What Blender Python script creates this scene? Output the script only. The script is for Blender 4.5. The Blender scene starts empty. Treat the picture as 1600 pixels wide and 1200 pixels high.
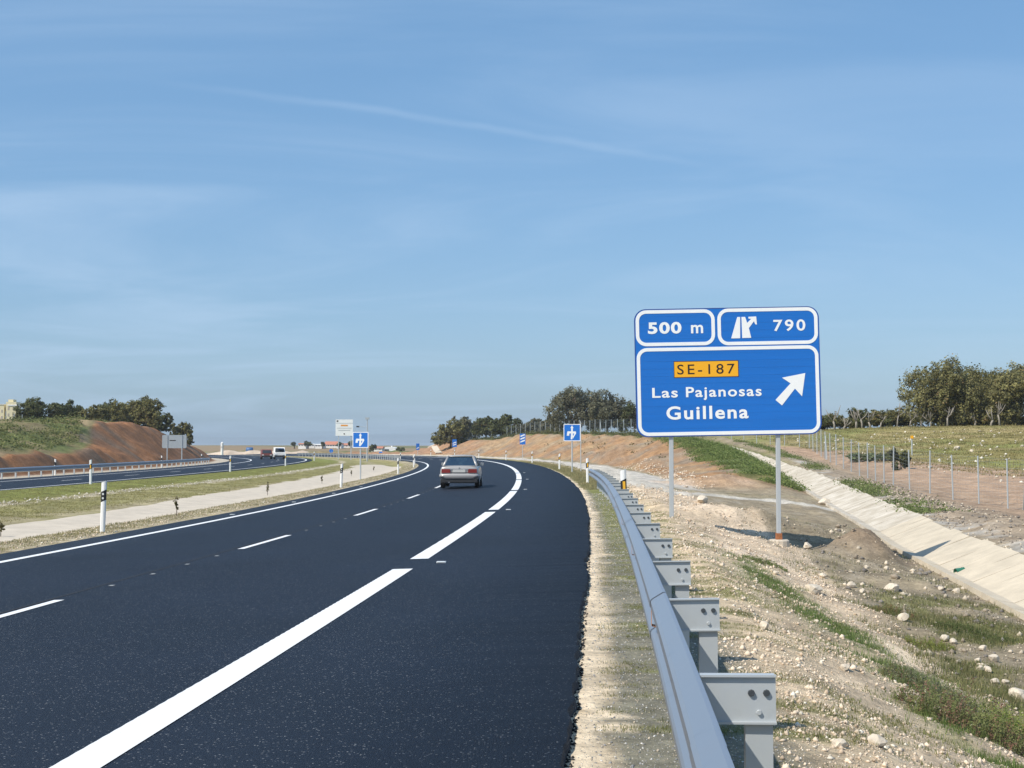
import bpy, bmesh, math, random
import numpy as np
from mathutils import Vector, Matrix
R = math.radians
random.seed(7); RNG = np.random.default_rng(7)
SC = bpy.context.scene
COL = SC.collection
CAMZ = 1.6                       # eye height; all image-derived heights below are relative to the eye
# ------------------------------------------------------------------ camera
F_PX = 2200.0; PITCH = math.atan(100.0 / F_PX)
cam_d = bpy.data.cameras.new('camera'); cam = bpy.data.objects.new('camera', cam_d); COL.objects.link(cam)
cam_d.sensor_width = 36.0; cam_d.lens = 36.0 * F_PX / 1600.0
cam_d.clip_start = 0.05; cam_d.clip_end = 6000
cam.location = (0, 0, CAMZ); cam.rotation_euler = (R(90) + PITCH, 0, 0)
SC.camera = cam
# ------------------------------------------------------------------ light
SUN_EL = R(47.5); SUN_AZ = math.atan2(-0.79, -0.61)          # azimuth from +Y towards +X (sun is left, behind the camera)
SUND = Vector((math.sin(SUN_AZ) * math.cos(SUN_EL), math.cos(SUN_AZ) * math.cos(SUN_EL), math.sin(SUN_EL)))
sl = bpy.data.lights.new('sun', 'SUN'); sl.energy = 4.7; sl.angle = R(0.53); sl.color = (1.0, 0.935, 0.83)
so = bpy.data.objects.new('sun', sl); COL.objects.link(so); so.rotation_euler = SUND.to_track_quat('Z', 'Y').to_euler()
W = bpy.data.worlds.new('World'); SC.world = W; W.use_nodes = True
nt = W.node_tree; nt.nodes.clear()
def wn(t, **k):
    n = nt.nodes.new(t)
    for a, b in k.items(): setattr(n, a, b)
    return n
wl = nt.links.new
def wmath(op, a, b=None, c=None):
    n = wn('ShaderNodeMath', operation=op)
    for i, v in enumerate((a, b, c)):
        if v is None: continue
        if isinstance(v, (int, float)): n.inputs[i].default_value = v
        else: wl(v, n.inputs[i])
    return n.outputs[0]
out = wn('ShaderNodeOutputWorld'); bg = wn('ShaderNodeBackground'); bg.inputs['Strength'].default_value = 0.119
sky = wn('ShaderNodeTexSky', sky_type='NISHITA'); sky.sun_disc = False
sky.sun_elevation = SUN_EL; sky.sun_rotation = SUN_AZ % (2 * math.pi)
sky.altitude = 150; sky.air_density = 1.0; sky.dust_density = 1.3; sky.ozone_density = 1.6
tc = wn('ShaderNodeTexCoord'); sep = wn('ShaderNodeSeparateXYZ'); wl(tc.outputs['Generated'], sep.inputs[0])
# thin high cirrus: noise on a cloud sheet far above (direction divided by height), fading to the horizon
zz_ = wmath('ADD', wmath('MAXIMUM', sep.outputs[2], 0.0), 0.12)
cx = wmath('DIVIDE', sep.outputs[0], zz_); cy = wmath('DIVIDE', sep.outputs[1], zz_)
cmb = wn('ShaderNodeCombineXYZ'); wl(cx, cmb.inputs[0]); wl(wmath('MULTIPLY', cy, 1.0), cmb.inputs[1])
mp = wn('ShaderNodeMapping'); wl(cmb.outputs[0], mp.inputs[0]); mp.inputs['Rotation'].default_value = (0, 0, R(-14)); mp.inputs['Scale'].default_value = (0.62, 1.2, 1)
n1 = wn('ShaderNodeTexNoise'); wl(mp.outputs[0], n1.inputs['Vector']); n1.inputs['Scale'].default_value = 1.05; n1.inputs['Detail'].default_value = 9; n1.inputs['Roughness'].default_value = 0.56; n1.inputs['Distortion'].default_value = 1.1
r1 = wn('ShaderNodeMapRange'); wl(n1.outputs['Fac'], r1.inputs[0]); r1.inputs[1].default_value = 0.40; r1.inputs[2].default_value = 0.74; r1.inputs[3].default_value = 0; r1.inputs[4].default_value = 0.46; r1.interpolation_type = 'SMOOTHSTEP'
# more veil to the left of the view
side = wn('ShaderNodeMapRange'); wl(sep.outputs[0], side.inputs[0]); side.inputs[1].default_value = -0.36; side.inputs[2].default_value = 0.34; side.inputs[3].default_value = 1.0; side.inputs[4].default_value = 0.28
cl = wmath('MULTIPLY', r1.outputs[0], side.outputs[0])
# one old contrail, a slightly wavy line across the cloud sheet (in azimuth/elevation slopes)
ax = wmath('DIVIDE', sep.outputs[0], sep.outputs[1]); az_ = wmath('DIVIDE', sep.outputs[2], sep.outputs[1])
n2 = wn('ShaderNodeTexNoise'); wl(tc.outputs['Generated'], n2.inputs['Vector']); n2.inputs['Scale'].default_value = 22; n2.inputs['Detail'].default_value = 4
cline = wmath('ADD', wmath('ADD', 0.2265, wmath('MULTIPLY', ax, -0.165)), wmath('MULTIPLY', wmath('MULTIPLY', ax, ax), -0.10))
dd = wmath('ABSOLUTE', wmath('SUBTRACT', az_, wmath('ADD', cline, wmath('MULTIPLY', wmath('SUBTRACT', n2.outputs['Fac'], 0.5), 0.006))))
tr = wn('ShaderNodeMapRange'); wl(dd, tr.inputs[0]); tr.inputs[1].default_value = 0.0; tr.inputs[2].default_value = 0.0045; tr.inputs[3].default_value = 0.16; tr.inputs[4].default_value = 0.0; tr.interpolation_type = 'SMOOTHSTEP'
e1 = wn('ShaderNodeMapRange'); wl(ax, e1.inputs[0]); e1.inputs[1].default_value = 0.18; e1.inputs[2].default_value = 0.06; e1.interpolation_type = 'SMOOTHSTEP'
e2 = wn('ShaderNodeMapRange'); wl(ax, e2.inputs[0]); e2.inputs[1].default_value = -0.30; e2.inputs[2].default_value = -0.10; e2.interpolation_type = 'SMOOTHSTEP'
front = wmath('GREATER_THAN', sep.outputs[1], 0.1)
trail = wmath('MULTIPLY', wmath('MULTIPLY', tr.outputs[0], front), wmath('MULTIPLY', e1.outputs[0], wmath('MULTIPLY', e2.outputs[0], wmath('ADD', n2.outputs['Fac'], 0.45))))
call = wmath('MINIMUM', wmath('ADD', cl, trail), 0.9)
mx = wn('ShaderNodeMixRGB'); wl(call, mx.inputs[0]); wl(sky.outputs[0], mx.inputs[1]); mx.inputs[2].default_value = (6.6, 7.3, 8.0, 1)
# even thin haze veil tint of the whole dome
hz = wn('ShaderNodeMixRGB'); hz.inputs[0].default_value = 0.42; wl(mx.outputs[0], hz.inputs[1]); hz.inputs[2].default_value = (1.25, 3.45, 6.5, 1)
wl(hz.outputs[0], bg.inputs['Color']); wl(bg.outputs[0], out.inputs[0])
vs = SC.view_settings; vs.view_transform = 'Standard'; vs.look = 'None'; vs.exposure = 0.1; vs.gamma = 1.0; vs.use_curve_mapping = False
SC.render.film_transparent = False
try:
    SC.cycles.use_denoising = True; SC.cycles.max_bounces = 6; SC.cycles.transparent_max_bounces = 16
except Exception: pass

# ------------------------------------------------------------------ helpers
def tag(o, label=None, cat=None, group=None, kind=None):
    if label: o['label'] = label
    if cat: o['category'] = cat
    if group: o['group'] = group
    if kind: o['kind'] = kind
    return o
def empty(name, loc=(0, 0, 0), rz=0.0, label=None, cat=None, group=None):
    o = bpy.data.objects.new(name, None); COL.objects.link(o); o.empty_display_size = 0.2
    o.location = loc; o.rotation_euler = (0, 0, rz); tag(o, label, cat, group); return o
class MB:
    def __init__(s): s.v = []; s.f = []
    def add(s, v, f):
        k = len(s.v); s.v += [tuple(p) for p in v]; s.f += [tuple(i + k for i in q) for q in f]; return s
    def box(s, c, d, m=None):
        x, y, z = (a / 2 for a in d)
        v = [Vector((sx * x, sy * y, sz * z)) for sz in (-1, 1) for sy in (-1, 1) for sx in (-1, 1)]
        if m is not None: v = [m @ p for p in v]
        v = [p + Vector(c) for p in v]
        return s.add(v, [(0, 2, 3, 1), (4, 5, 7, 6), (0, 1, 5, 4), (2, 6, 7, 3), (0, 4, 6, 2), (1, 3, 7, 5)])
    def tube(s, pts, rad, n=6, cap=True):
        pts = [Vector(p) for p in pts]; rad = rad if hasattr(rad, '__len__') else [rad] * len(pts)
        rings = []; prev = None
        for i, p in enumerate(pts):
            d = (pts[min(i + 1, len(pts) - 1)] - pts[max(i - 1, 0)])
            d = d.normalized() if d.length > 1e-9 else Vector((0, 0, 1))
            a = Vector((1, 0, 0)) if abs(d.x) < 0.8 else Vector((0, 1, 0))
            if prev is not None: a = prev
            u = (a - d * a.dot(d)).normalized(); w = d.cross(u); prev = u
            rings.append([p + (u * math.cos(2 * math.pi * k / n) + w * math.sin(2 * math.pi * k / n)) * rad[i] for k in range(n)])
        v = [q for r in rings for q in r]
        f = [(i * n + k, i * n + (k + 1) % n, (i + 1) * n + (k + 1) % n, (i + 1) * n + k) for i in range(len(pts) - 1) for k in range(n)]
        if cap: f += [tuple(range(n - 1, -1, -1)), tuple((len(pts) - 1) * n + k for k in range(n))]
        return s.add(v, f)
    def prism(s, poly, y0, y1):            # polygon in local x,z extruded along y
        n = len(poly); v = [(p[0], y0, p[1]) for p in poly] + [(p[0], y1, p[1]) for p in poly]
        return s.add(v, [tuple(range(n)), tuple(range(2 * n - 1, n - 1, -1))] + [(k, k + n, (k + 1) % n + n, (k + 1) % n) for k in range(n)])
    def mesh(s, name='m'):
        me = bpy.data.meshes.new(name); me.from_pydata(s.v, [], s.f); me.validate(); me.update(); return me
    def build(s, name, mat, parent=None, smooth=False, loc=(0, 0, 0), bevel=0):
        me = s.mesh(name)
        if bevel:
            bm = bmesh.new(); bm.from_mesh(me); bmesh.ops.remove_doubles(bm, verts=bm.verts, dist=1e-5)
            es = [e for e in bm.edges if len(e.link_faces) == 2 and e.calc_face_angle(0) > 0.6]
            bmesh.ops.bevel(bm, geom=es, offset=bevel, segments=2, affect='EDGES', profile=0.5, clamp_overlap=True)
            bm.to_mesh(me); bm.free()
        return link(name, me, mat, parent, smooth, loc)
def link(name, me, mat, parent=None, smooth=False, loc=(0, 0, 0)):
    o = bpy.data.objects.new(name, me); COL.objects.link(o)
    if mat is not None and not me.materials: me.materials.append(mat)
    if smooth: me.polygons.foreach_set('use_smooth', [True] * len(me.polygons))
    if parent: o.parent = parent
    o.location = loc; return o
def copy_tree(o, parent=None):
    c = o.copy(); COL.objects.link(c); c.parent = parent
    for ch in list(o.children): copy_tree(ch, c)
    return c
def np_mesh(name, v, f):
    """fast mesh from arrays; f is (n,3) or (n,4)"""
    me = bpy.data.meshes.new(name); v = np.asarray(v, np.float32); f = np.asarray(f, np.int32); k = f.shape[1]
    me.vertices.add(len(v)); me.vertices.foreach_set('co', v.ravel())
    me.loops.add(f.size); me.loops.foreach_set('vertex_index', f.ravel())
    me.polygons.add(len(f)); me.polygons.foreach_set('loop_start', np.arange(0, f.size, k, dtype=np.int32))
    try: me.polygons.foreach_set('loop_total', np.full(len(f), k, np.int32))
    except Exception: pass
    me.update(calc_edges=True); return me
def set_col(me, c, name='Col'):
    a = me.color_attributes.new(name, 'FLOAT_COLOR', 'POINT'); c = np.asarray(c, np.float32)
    a.data.foreach_set('color', np.concatenate([c, np.ones((len(c), 1), np.float32)], 1).ravel())
# numpy value noise
def _h(i, j, k):
    n = (i * 374761393 + j * 668265263 + k * 1274126177) & 0xffffffff
    n = ((n ^ (n >> 13)) * 1274126177) & 0xffffffff
    return ((n ^ (n >> 16)) & 0xffff) / 65535.0
def vnoise(x, y, seed=0):
    x = np.asarray(x, float); y = np.asarray(y, float)
    i = np.floor(x).astype(np.int64); j = np.floor(y).astype(np.int64); u = x - i; v = y - j
    u = u * u * (3 - 2 * u); v = v * v * (3 - 2 * v)
    return (_h(i, j, seed) * (1 - u) + _h(i + 1, j, seed) * u) * (1 - v) + (_h(i, j + 1, seed) * (1 - u) + _h(i + 1, j + 1, seed) * u) * v
def fbm(x, y, seed=0, o=4, g=0.5):
    a = 0; s = 0; w = 1.0
    for k in range(o): a = a + w * vnoise(x * 2 ** k + 17.3 * k, y * 2 ** k - 9.1 * k, seed + k); s += w; w *= g
    return a / s
def sstep(x, a, b):
    t = np.clip((x - a) / (b - a), 0, 1); return t * t * (3 - 2 * t)

# ------------------------------------------------------------------ materials
def mat(name, col, rough=0.6, metal=0.0, var=0.0, scale=8.0, bump=0.0, spec=0.5, bscale=None, detail=5, col2=None, attr=False, coat=0.0, stretch=None, twosided=False):
    m = bpy.data.materials.new(name); m.use_nodes = True; n = m.node_tree; b = n.nodes['Principled BSDF']; L = n.links.new
    b.inputs['Roughness'].default_value = rough; b.inputs['Metallic'].default_value = metal; b.inputs['Specular IOR Level'].default_value = spec
    if coat: b.inputs['Coat Weight'].default_value = coat; b.inputs['Coat Roughness'].default_value = 0.08
    t = n.nodes.new('ShaderNodeTexCoord'); vec = t.outputs['Object']
    if stretch:
        mpn = n.nodes.new('ShaderNodeMapping'); L(vec, mpn.inputs[0]); mpn.inputs['Scale'].default_value = stretch; vec = mpn.outputs[0]
    if attr:
        a = n.nodes.new('ShaderNodeVertexColor'); a.layer_name = 'Col'; src = a.outputs[0]
    else:
        rgb = n.nodes.new('ShaderNodeRGB'); rgb.outputs[0].default_value = (*col, 1); src = rgb.outputs[0]
    if var or col2:
        ns = n.nodes.new('ShaderNodeTexNoise'); L(vec, ns.inputs['Vector']); ns.inputs['Scale'].default_value = scale; ns.inputs['Detail'].default_value = detail; ns.inputs['Roughness'].default_value = 0.65
        if col2:
            rp = n.nodes.new('ShaderNodeMapRange'); L(ns.outputs['Fac'], rp.inputs[0]); rp.inputs[1].default_value = 0.4; rp.inputs[2].default_value = 0.62
            mm = n.nodes.new('ShaderNodeMixRGB'); L(rp.outputs[0], mm.inputs[0]); L(src, mm.inputs[1]); mm.inputs[2].default_value = (*col2, 1); src = mm.outputs[0]
        if attr and bump:
            n3 = n.nodes.new('ShaderNodeTexNoise'); L(vec, n3.inputs['Vector']); n3.inputs['Scale'].default_value = 0.9; n3.inputs['Detail'].default_value = 8; n3.inputs['Roughness'].default_value = 0.7
            rp = n.nodes.new('ShaderNodeMapRange'); L(n3.outputs['Fac'], rp.inputs[0]); rp.inputs[1].default_value = 0.3; rp.inputs[2].default_value = 0.7; rp.inputs[3].default_value = 0.62; rp.inputs[4].default_value = 1.34
            mm = n.nodes.new('ShaderNodeVectorMath'); mm.operation = 'SCALE'; L(src, mm.inputs[0]); L(rp.outputs[0], mm.inputs['Scale']); src = mm.outputs[0]
        if var:
            rp = n.nodes.new('ShaderNodeMapRange'); L(ns.outputs['Fac'], rp.inputs[0]); rp.inputs[1].default_value = 0.28; rp.inputs[2].default_value = 0.72; rp.inputs[3].default_value = 1 - var; rp.inputs[4].default_value = 1 + var
            mm = n.nodes.new('ShaderNodeVectorMath'); mm.operation = 'SCALE'; L(src, mm.inputs[0]); L(rp.outputs[0], mm.inputs['Scale']); src = mm.outputs[0]
    L(src, b.inputs['Base Color'])
    if bump:
        nb = n.nodes.new('ShaderNodeTexNoise'); L(vec, nb.inputs['Vector']); nb.inputs['Scale'].default_value = bscale or scale; nb.inputs['Detail'].default_value = 6; nb.inputs['Roughness'].default_value = 0.7
        bn = n.nodes.new('ShaderNodeBump'); bn.inputs['Strength'].default_value = 1.0; bn.inputs['Distance'].default_value = bump; L(nb.outputs['Fac'], bn.inputs['Height']); L(bn.outputs[0], b.inputs['Normal'])
    return m
def asphalt_mat(name, base):
    m = bpy.data.materials.new(name); m.use_nodes = True; n = m.node_tree; b = n.nodes['Principled BSDF']; L = n.links.new
    t = n.nodes.new('ShaderNodeTexCoord')
    big = n.nodes.new('ShaderNodeTexNoise'); L(t.outputs['Object'], big.inputs['Vector']); big.inputs['Scale'].default_value = 0.35; big.inputs['Detail'].default_value = 5
    rb = n.nodes.new('ShaderNodeMapRange'); L(big.outputs['Fac'], rb.inputs[0]); rb.inputs[1].default_value = 0.3; rb.inputs[2].default_value = 0.7; rb.inputs[3].default_value = 0.82; rb.inputs[4].default_value = 1.2
    # aggregate: dark bitumen, a few bare pale chips
    vo = n.nodes.new('ShaderNodeTexVoronoi'); L(t.outputs['Object'], vo.inputs['Vector']); vo.inputs['Scale'].default_value = 105
    cr = n.nodes.new('ShaderNodeSeparateColor'); L(vo.outputs['Color'], cr.inputs[0])
    chip = n.nodes.new('ShaderNodeMapRange'); L(cr.outputs[0], chip.inputs[0]); chip.inputs[1].default_value = 0.968; chip.inputs[2].default_value = 1.0
    fine = n.nodes.new('ShaderNodeMapRange'); L(cr.outputs[1], fine.inputs[0]); fine.inputs[3].default_value = 0.7; fine.inputs[4].default_value = 1.3
    mul = n.nodes.new('ShaderNodeMath'); mul.operation = 'MULTIPLY'; L(rb.outputs[0], mul.inputs[0]); L(fine.outputs[0], mul.inputs[1])
    sc = n.nodes.new('ShaderNodeVectorMath'); sc.operation = 'SCALE'; sc.inputs[0].default_value = base; L(mul.outputs[0], sc.inputs['Scale'])
    mx = n.nodes.new('ShaderNodeMixRGB'); L(chip.outputs[0], mx.inputs[0]); L(sc.outputs[0], mx.inputs[1]); mx.inputs[2].default_value = (0.22, 0.23, 0.24, 1)
    L(mx.outputs[0], b.inputs['Base Color']); b.inputs['Roughness'].default_value = 0.62; b.inputs['Specular IOR Level'].default_value = 0.26
    bn = n.nodes.new('ShaderNodeBump'); bn.inputs['Distance'].default_value = 0.006; L(vo.outputs['Distance'], bn.inputs['Height']); bn.invert = True; L(bn.outputs[0], b.inputs['Normal'])
    return m
M = {}
M['asphalt'] = asphalt_mat('asphalt', (0.0078, 0.0122, 0.0225))
M['asphalt_crumb'] = mat('asphalt_crumb', (0.016, 0.018, 0.022), 0.8)
M['paint'] = mat('paint', (0.80, 0.80, 0.79), 0.55, var=0.06, scale=14, bump=0.002, bscale=120)
M['mark_dim'] = mat('mark_dim', (0.38, 0.38, 0.37), 0.7, var=0.2, scale=20)
M['seam'] = mat('seam', (0.020, 0.020, 0.022), 0.8, var=0.3, scale=6)
M['galv'] = mat('galv', (0.43, 0.46, 0.50), 0.38, 0.72, var=0.16, scale=3, col2=(0.37, 0.39, 0.42), bump=0.0005, bscale=30)
M['galv_flat'] = mat('galv_flat', (0.50, 0.53, 0.54), 0.5, 0.2, var=0.12, scale=9, col2=(0.43, 0.46, 0.48))
M['bolt'] = mat('bolt', (0.10, 0.11, 0.12), 0.5, 0.7)
M['amber'] = mat('amber', (0.75, 0.27, 0.02), 0.3)
M['amber_y'] = mat('amber_y', (0.80, 0.43, 0.03), 0.3)
M['white_post'] = mat('white_post', (0.82, 0.82, 0.80), 0.4, var=0.05, scale=3)
M['black'] = mat('black_plastic', (0.015, 0.015, 0.017), 0.4)
M['reflector'] = mat('reflector_white', (0.6, 0.62, 0.62), 0.25)
M['sign_blue'] = mat('sign_blue', (0.004, 0.145, 0.54), 0.34, var=0.07, scale=2.0, stretch=(0.25, 1, 5), coat=0.25)
M['sign_blue2'] = mat('sign_blue_small', (0.012, 0.16, 0.58), 0.4, var=0.05, scale=2)
M['sign_edge'] = mat('sign_edge', (0.03, 0.06, 0.26), 0.5)
M['sign_white'] = mat('sign_white', (0.84, 0.86, 0.86), 0.4, var=0.03, scale=4)
M['sign_yellow'] = mat('sign_yellow', (0.86, 0.42, 0.012), 0.4)
M['sign_black'] = mat('sign_black', (0.02, 0.012, 0.01), 0.5)
M['sign_grey'] = mat('sign_grey', (0.40, 0.44, 0.46), 0.5, 0.2, var=0.05, scale=2)
M['sign_pale'] = mat('sign_pale', (0.80, 0.82, 0.81), 0.5, var=0.05, scale=2)
M['orange_plate'] = mat('orange_plate', (0.75, 0.30, 0.03), 0.5)
M['rust'] = mat('rust', (0.33, 0.12, 0.045), 0.8, var=0.3, scale=14)
M['concrete'] = mat('concrete', (0.55, 0.475, 0.375), 0.85, var=0.14, scale=1.6, bump=0.004, bscale=30)
M['concrete_slab'] = mat('concrete_slab', (0.50, 0.435, 0.335), 0.88, var=0.2, scale=1.2, bump=0.004, bscale=24, col2=(0.55, 0.495, 0.41))
M['concrete_old'] = mat('concrete_old', (0.54, 0.465, 0.35), 0.88, var=0.16, scale=1.6, bump=0.004, bscale=24)
M['ground'] = mat('ground', (1, 1, 1), 0.95, attr=True, var=0.34, scale=9.0, detail=10, bump=0.035, bscale=16, spec=0.15)
M['far_ground'] = mat('far_ground', (1, 1, 1), 0.95, attr=True, var=0.2, scale=0.05, detail=8, spec=0.1)
M['stone'] = mat('stone', (1, 1, 1), 0.9, attr=True, var=0.12, scale=30, spec=0.2)
M['rock'] = mat('rock', (0.62, 0.54, 0.43), 0.9, var=0.2, scale=9, bump=0.012, bscale=22, spec=0.2)
def leaf_mat():
    m = bpy.data.materials.new('leaf'); m.use_nodes = True; n = m.node_tree; L = n.links.new; b = n.nodes['Principled BSDF']; b.inputs['Roughness'].default_value = .7; b.inputs['Specular IOR Level'].default_value = .2
    a = n.nodes.new('ShaderNodeVertexColor'); a.layer_name = 'Col'; L(a.outputs[0], b.inputs['Base Color']); t = n.nodes.new('ShaderNodeBsdfTranslucent'); L(a.outputs[0], t.inputs[0])
    mx = n.nodes.new('ShaderNodeMixShader'); mx.inputs[0].default_value = .42; L(b.outputs[0], mx.inputs[1]); L(t.outputs[0], mx.inputs[2]); L(mx.outputs[0], n.nodes['Material Output'].inputs[0]); return m
M['leaf'] = leaf_mat()
M['bark'] = mat('bark', (0.13, 0.10, 0.075), 0.95, var=0.35, scale=6, bump=0.02, bscale=16)
M['bark_pale'] = mat('bark_pale', (0.27, 0.24, 0.20), 0.95, var=0.35, scale=5, bump=0.02, bscale=16)
M['wire'] = mat('wire', (0.32, 0.35, 0.35), 0.6, 0.3)
M['fence_post'] = mat('fence_post', (0.44, 0.48, 0.49), 0.5, 0.25, var=0.08, scale=6)
M['car_paint'] = mat('car_paint', (0.40, 0.385, 0.37), 0.4, 0.3, coat=0.35)
M['car_dark'] = mat('car_dark', (0.02, 0.021, 0.024), 0.55)
M['car_grey'] = mat('car_grey', (0.20, 0.19, 0.185), 0.5)
M['tyre'] = mat('tyre', (0.012, 0.012, 0.013), 0.8)
M['rim'] = mat('rim', (0.35, 0.35, 0.36), 0.4, 0.7)
M['tail_red'] = mat('tail_red', (0.20, 0.022, 0.018), 0.3)
M['tail_amber'] = mat('tail_amber', (0.34, 0.075, 0.02), 0.3)
M['plate'] = mat('plate', (0.5, 0.5, 0.48), 0.5)
M['chrome'] = mat('chrome', (0.7, 0.7, 0.72), 0.15, 1.0)
M['house_white'] = mat('house_white', (0.78, 0.77, 0.74), 0.8, var=0.05, scale=0.6)
M['house_cream'] = mat('house_cream', (0.74, 0.66, 0.42), 0.8, var=0.06, scale=0.5)
M['house_wall2'] = mat('house_grey', (0.42, 0.36, 0.30), 0.8, var=0.1, scale=0.5)
M['roof_tile'] = mat('roof_tile', (0.50, 0.20, 0.12), 0.85, var=0.12, scale=1.5)
M['pane'] = mat('pane', (0.03, 0.035, 0.04), 0.2)
M['blue_tank'] = mat('blue_tank', (0.04, 0.12, 0.28), 0.5)
M['van_red'] = mat('van_red', (0.20, 0.055, 0.045), 0.4)
M['pipe_green'] = mat('pipe_green', (0.035, 0.17, 0.11), 0.5, var=0.15, scale=12)
def glass_mat():
    m = bpy.data.materials.new('car_glass'); m.use_nodes = True; n = m.node_tree; L = n.links.new
    o = n.nodes['Material Output']; n.nodes.remove(n.nodes['Principled BSDF'])
    t = n.nodes.new('ShaderNodeBsdfTransparent'); t.inputs[0].default_value = (0.50, 0.58, 0.56, 1)
    g = n.nodes.new('ShaderNodeBsdfGlossy'); g.inputs['Roughness'].default_value = 0.03; g.inputs[0].default_value = (0.9, 0.95, 1, 1)
    fr = n.nodes.new('ShaderNodeFresnel'); fr.inputs[0].default_value = 1.5
    mx = n.nodes.new('ShaderNodeMixShader'); ml = n.nodes.new('ShaderNodeMath'); ml.operation = 'MULTIPLY'; ml.inputs[1].default_value = .28; L(fr.outputs[0], ml.inputs[0]); L(ml.outputs[0], mx.inputs[0]); L(t.outputs[0], mx.inputs[1]); L(g.outputs[0], mx.inputs[2]); L(mx.outputs[0], o.inputs[0])
    return m
M['glass'] = glass_mat()

# ------------------------------------------------------------------ road alignment (survey of the curve)
_X0, _PHI, _E, TR = -2.706, 0.076, 0.0308, 2.4561
_SN = np.array([-5, 20, 45, 75, 120, 180, 260, 400.]); _K = np.array([-1.637, -.4232, -1.3277, -.7917, -1.0493, -2.2675, -2.755, -2.9987]) / 1000
_ZN = np.array([-5, 40, 90, 160, 300.]); _ZV = np.array([-1.5928, -1.6484, -1.5574, -1.4637, -1.3724])
SS = np.arange(-20, 460, 0.5)
_kk = np.interp(SS, _SN, _K); HD = _PHI + np.cumsum(_kk) * .5; HD -= np.interp(0, SS, HD) - _PHI
RX = np.cumsum(np.sin(HD)) * .5; RY = np.cumsum(np.cos(HD)) * .5
RX += _X0 - np.interp(0, SS, RX); RY -= np.interp(0, SS, RY)
RZ = np.interp(SS, _ZN, _ZV); RZ = np.convolve(np.pad(RZ, 40, mode='edge'), np.ones(81) / 81, 'valid')
def hd(s): return np.interp(s, SS, HD)
def ref_z(s): return np.interp(s, SS, RZ)
def plan(s, t):
    h = hd(s); return np.interp(s, SS, RX) + t * np.cos(h), np.interp(s, SS, RY) - t * np.sin(h)
def road_z(s, t): return ref_z(s) + _E * t + CAMZ
def left_road_z(s, t): return ref_z(s) - 0.06 + 0.022 * (t + 20.0) + CAMZ
def to_st(x, y):
    x = np.atleast_1d(np.asarray(x, float)); y = np.atleast_1d(np.asarray(y, float))
    s = np.empty_like(x); t = np.empty_like(x)
    sub = slice(None, None, 4); ax_, ay_, as_ = RX[sub], RY[sub], SS[sub]
    for a in range(0, len(x), 4000):
        xx = x[a:a + 4000, None]; yy = y[a:a + 4000, None]
        i = np.argmin((xx - ax_) ** 2 + (yy - ay_) ** 2, 1); s0 = as_[i]
        for _ in range(4):
            h = hd(s0); dx = x[a:a + 4000] - np.interp(s0, SS, RX); dy = y[a:a + 4000] - np.interp(s0, SS, RY)
            tt = dx * np.cos(h) - dy * np.sin(h)
            s0 = np.clip(s0 + (dx * np.sin(h) + dy * np.cos(h)) / (1 - 0 * tt), SS[0], SS[-1])
        h = hd(s0); s[a:a + 4000] = s0; t[a:a + 4000] = (x[a:a + 4000] - np.interp(s0, SS, RX)) * np.cos(h) - (y[a:a + 4000] - np.interp(s0, SS, RY)) * np.sin(h)
    return s, t
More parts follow.
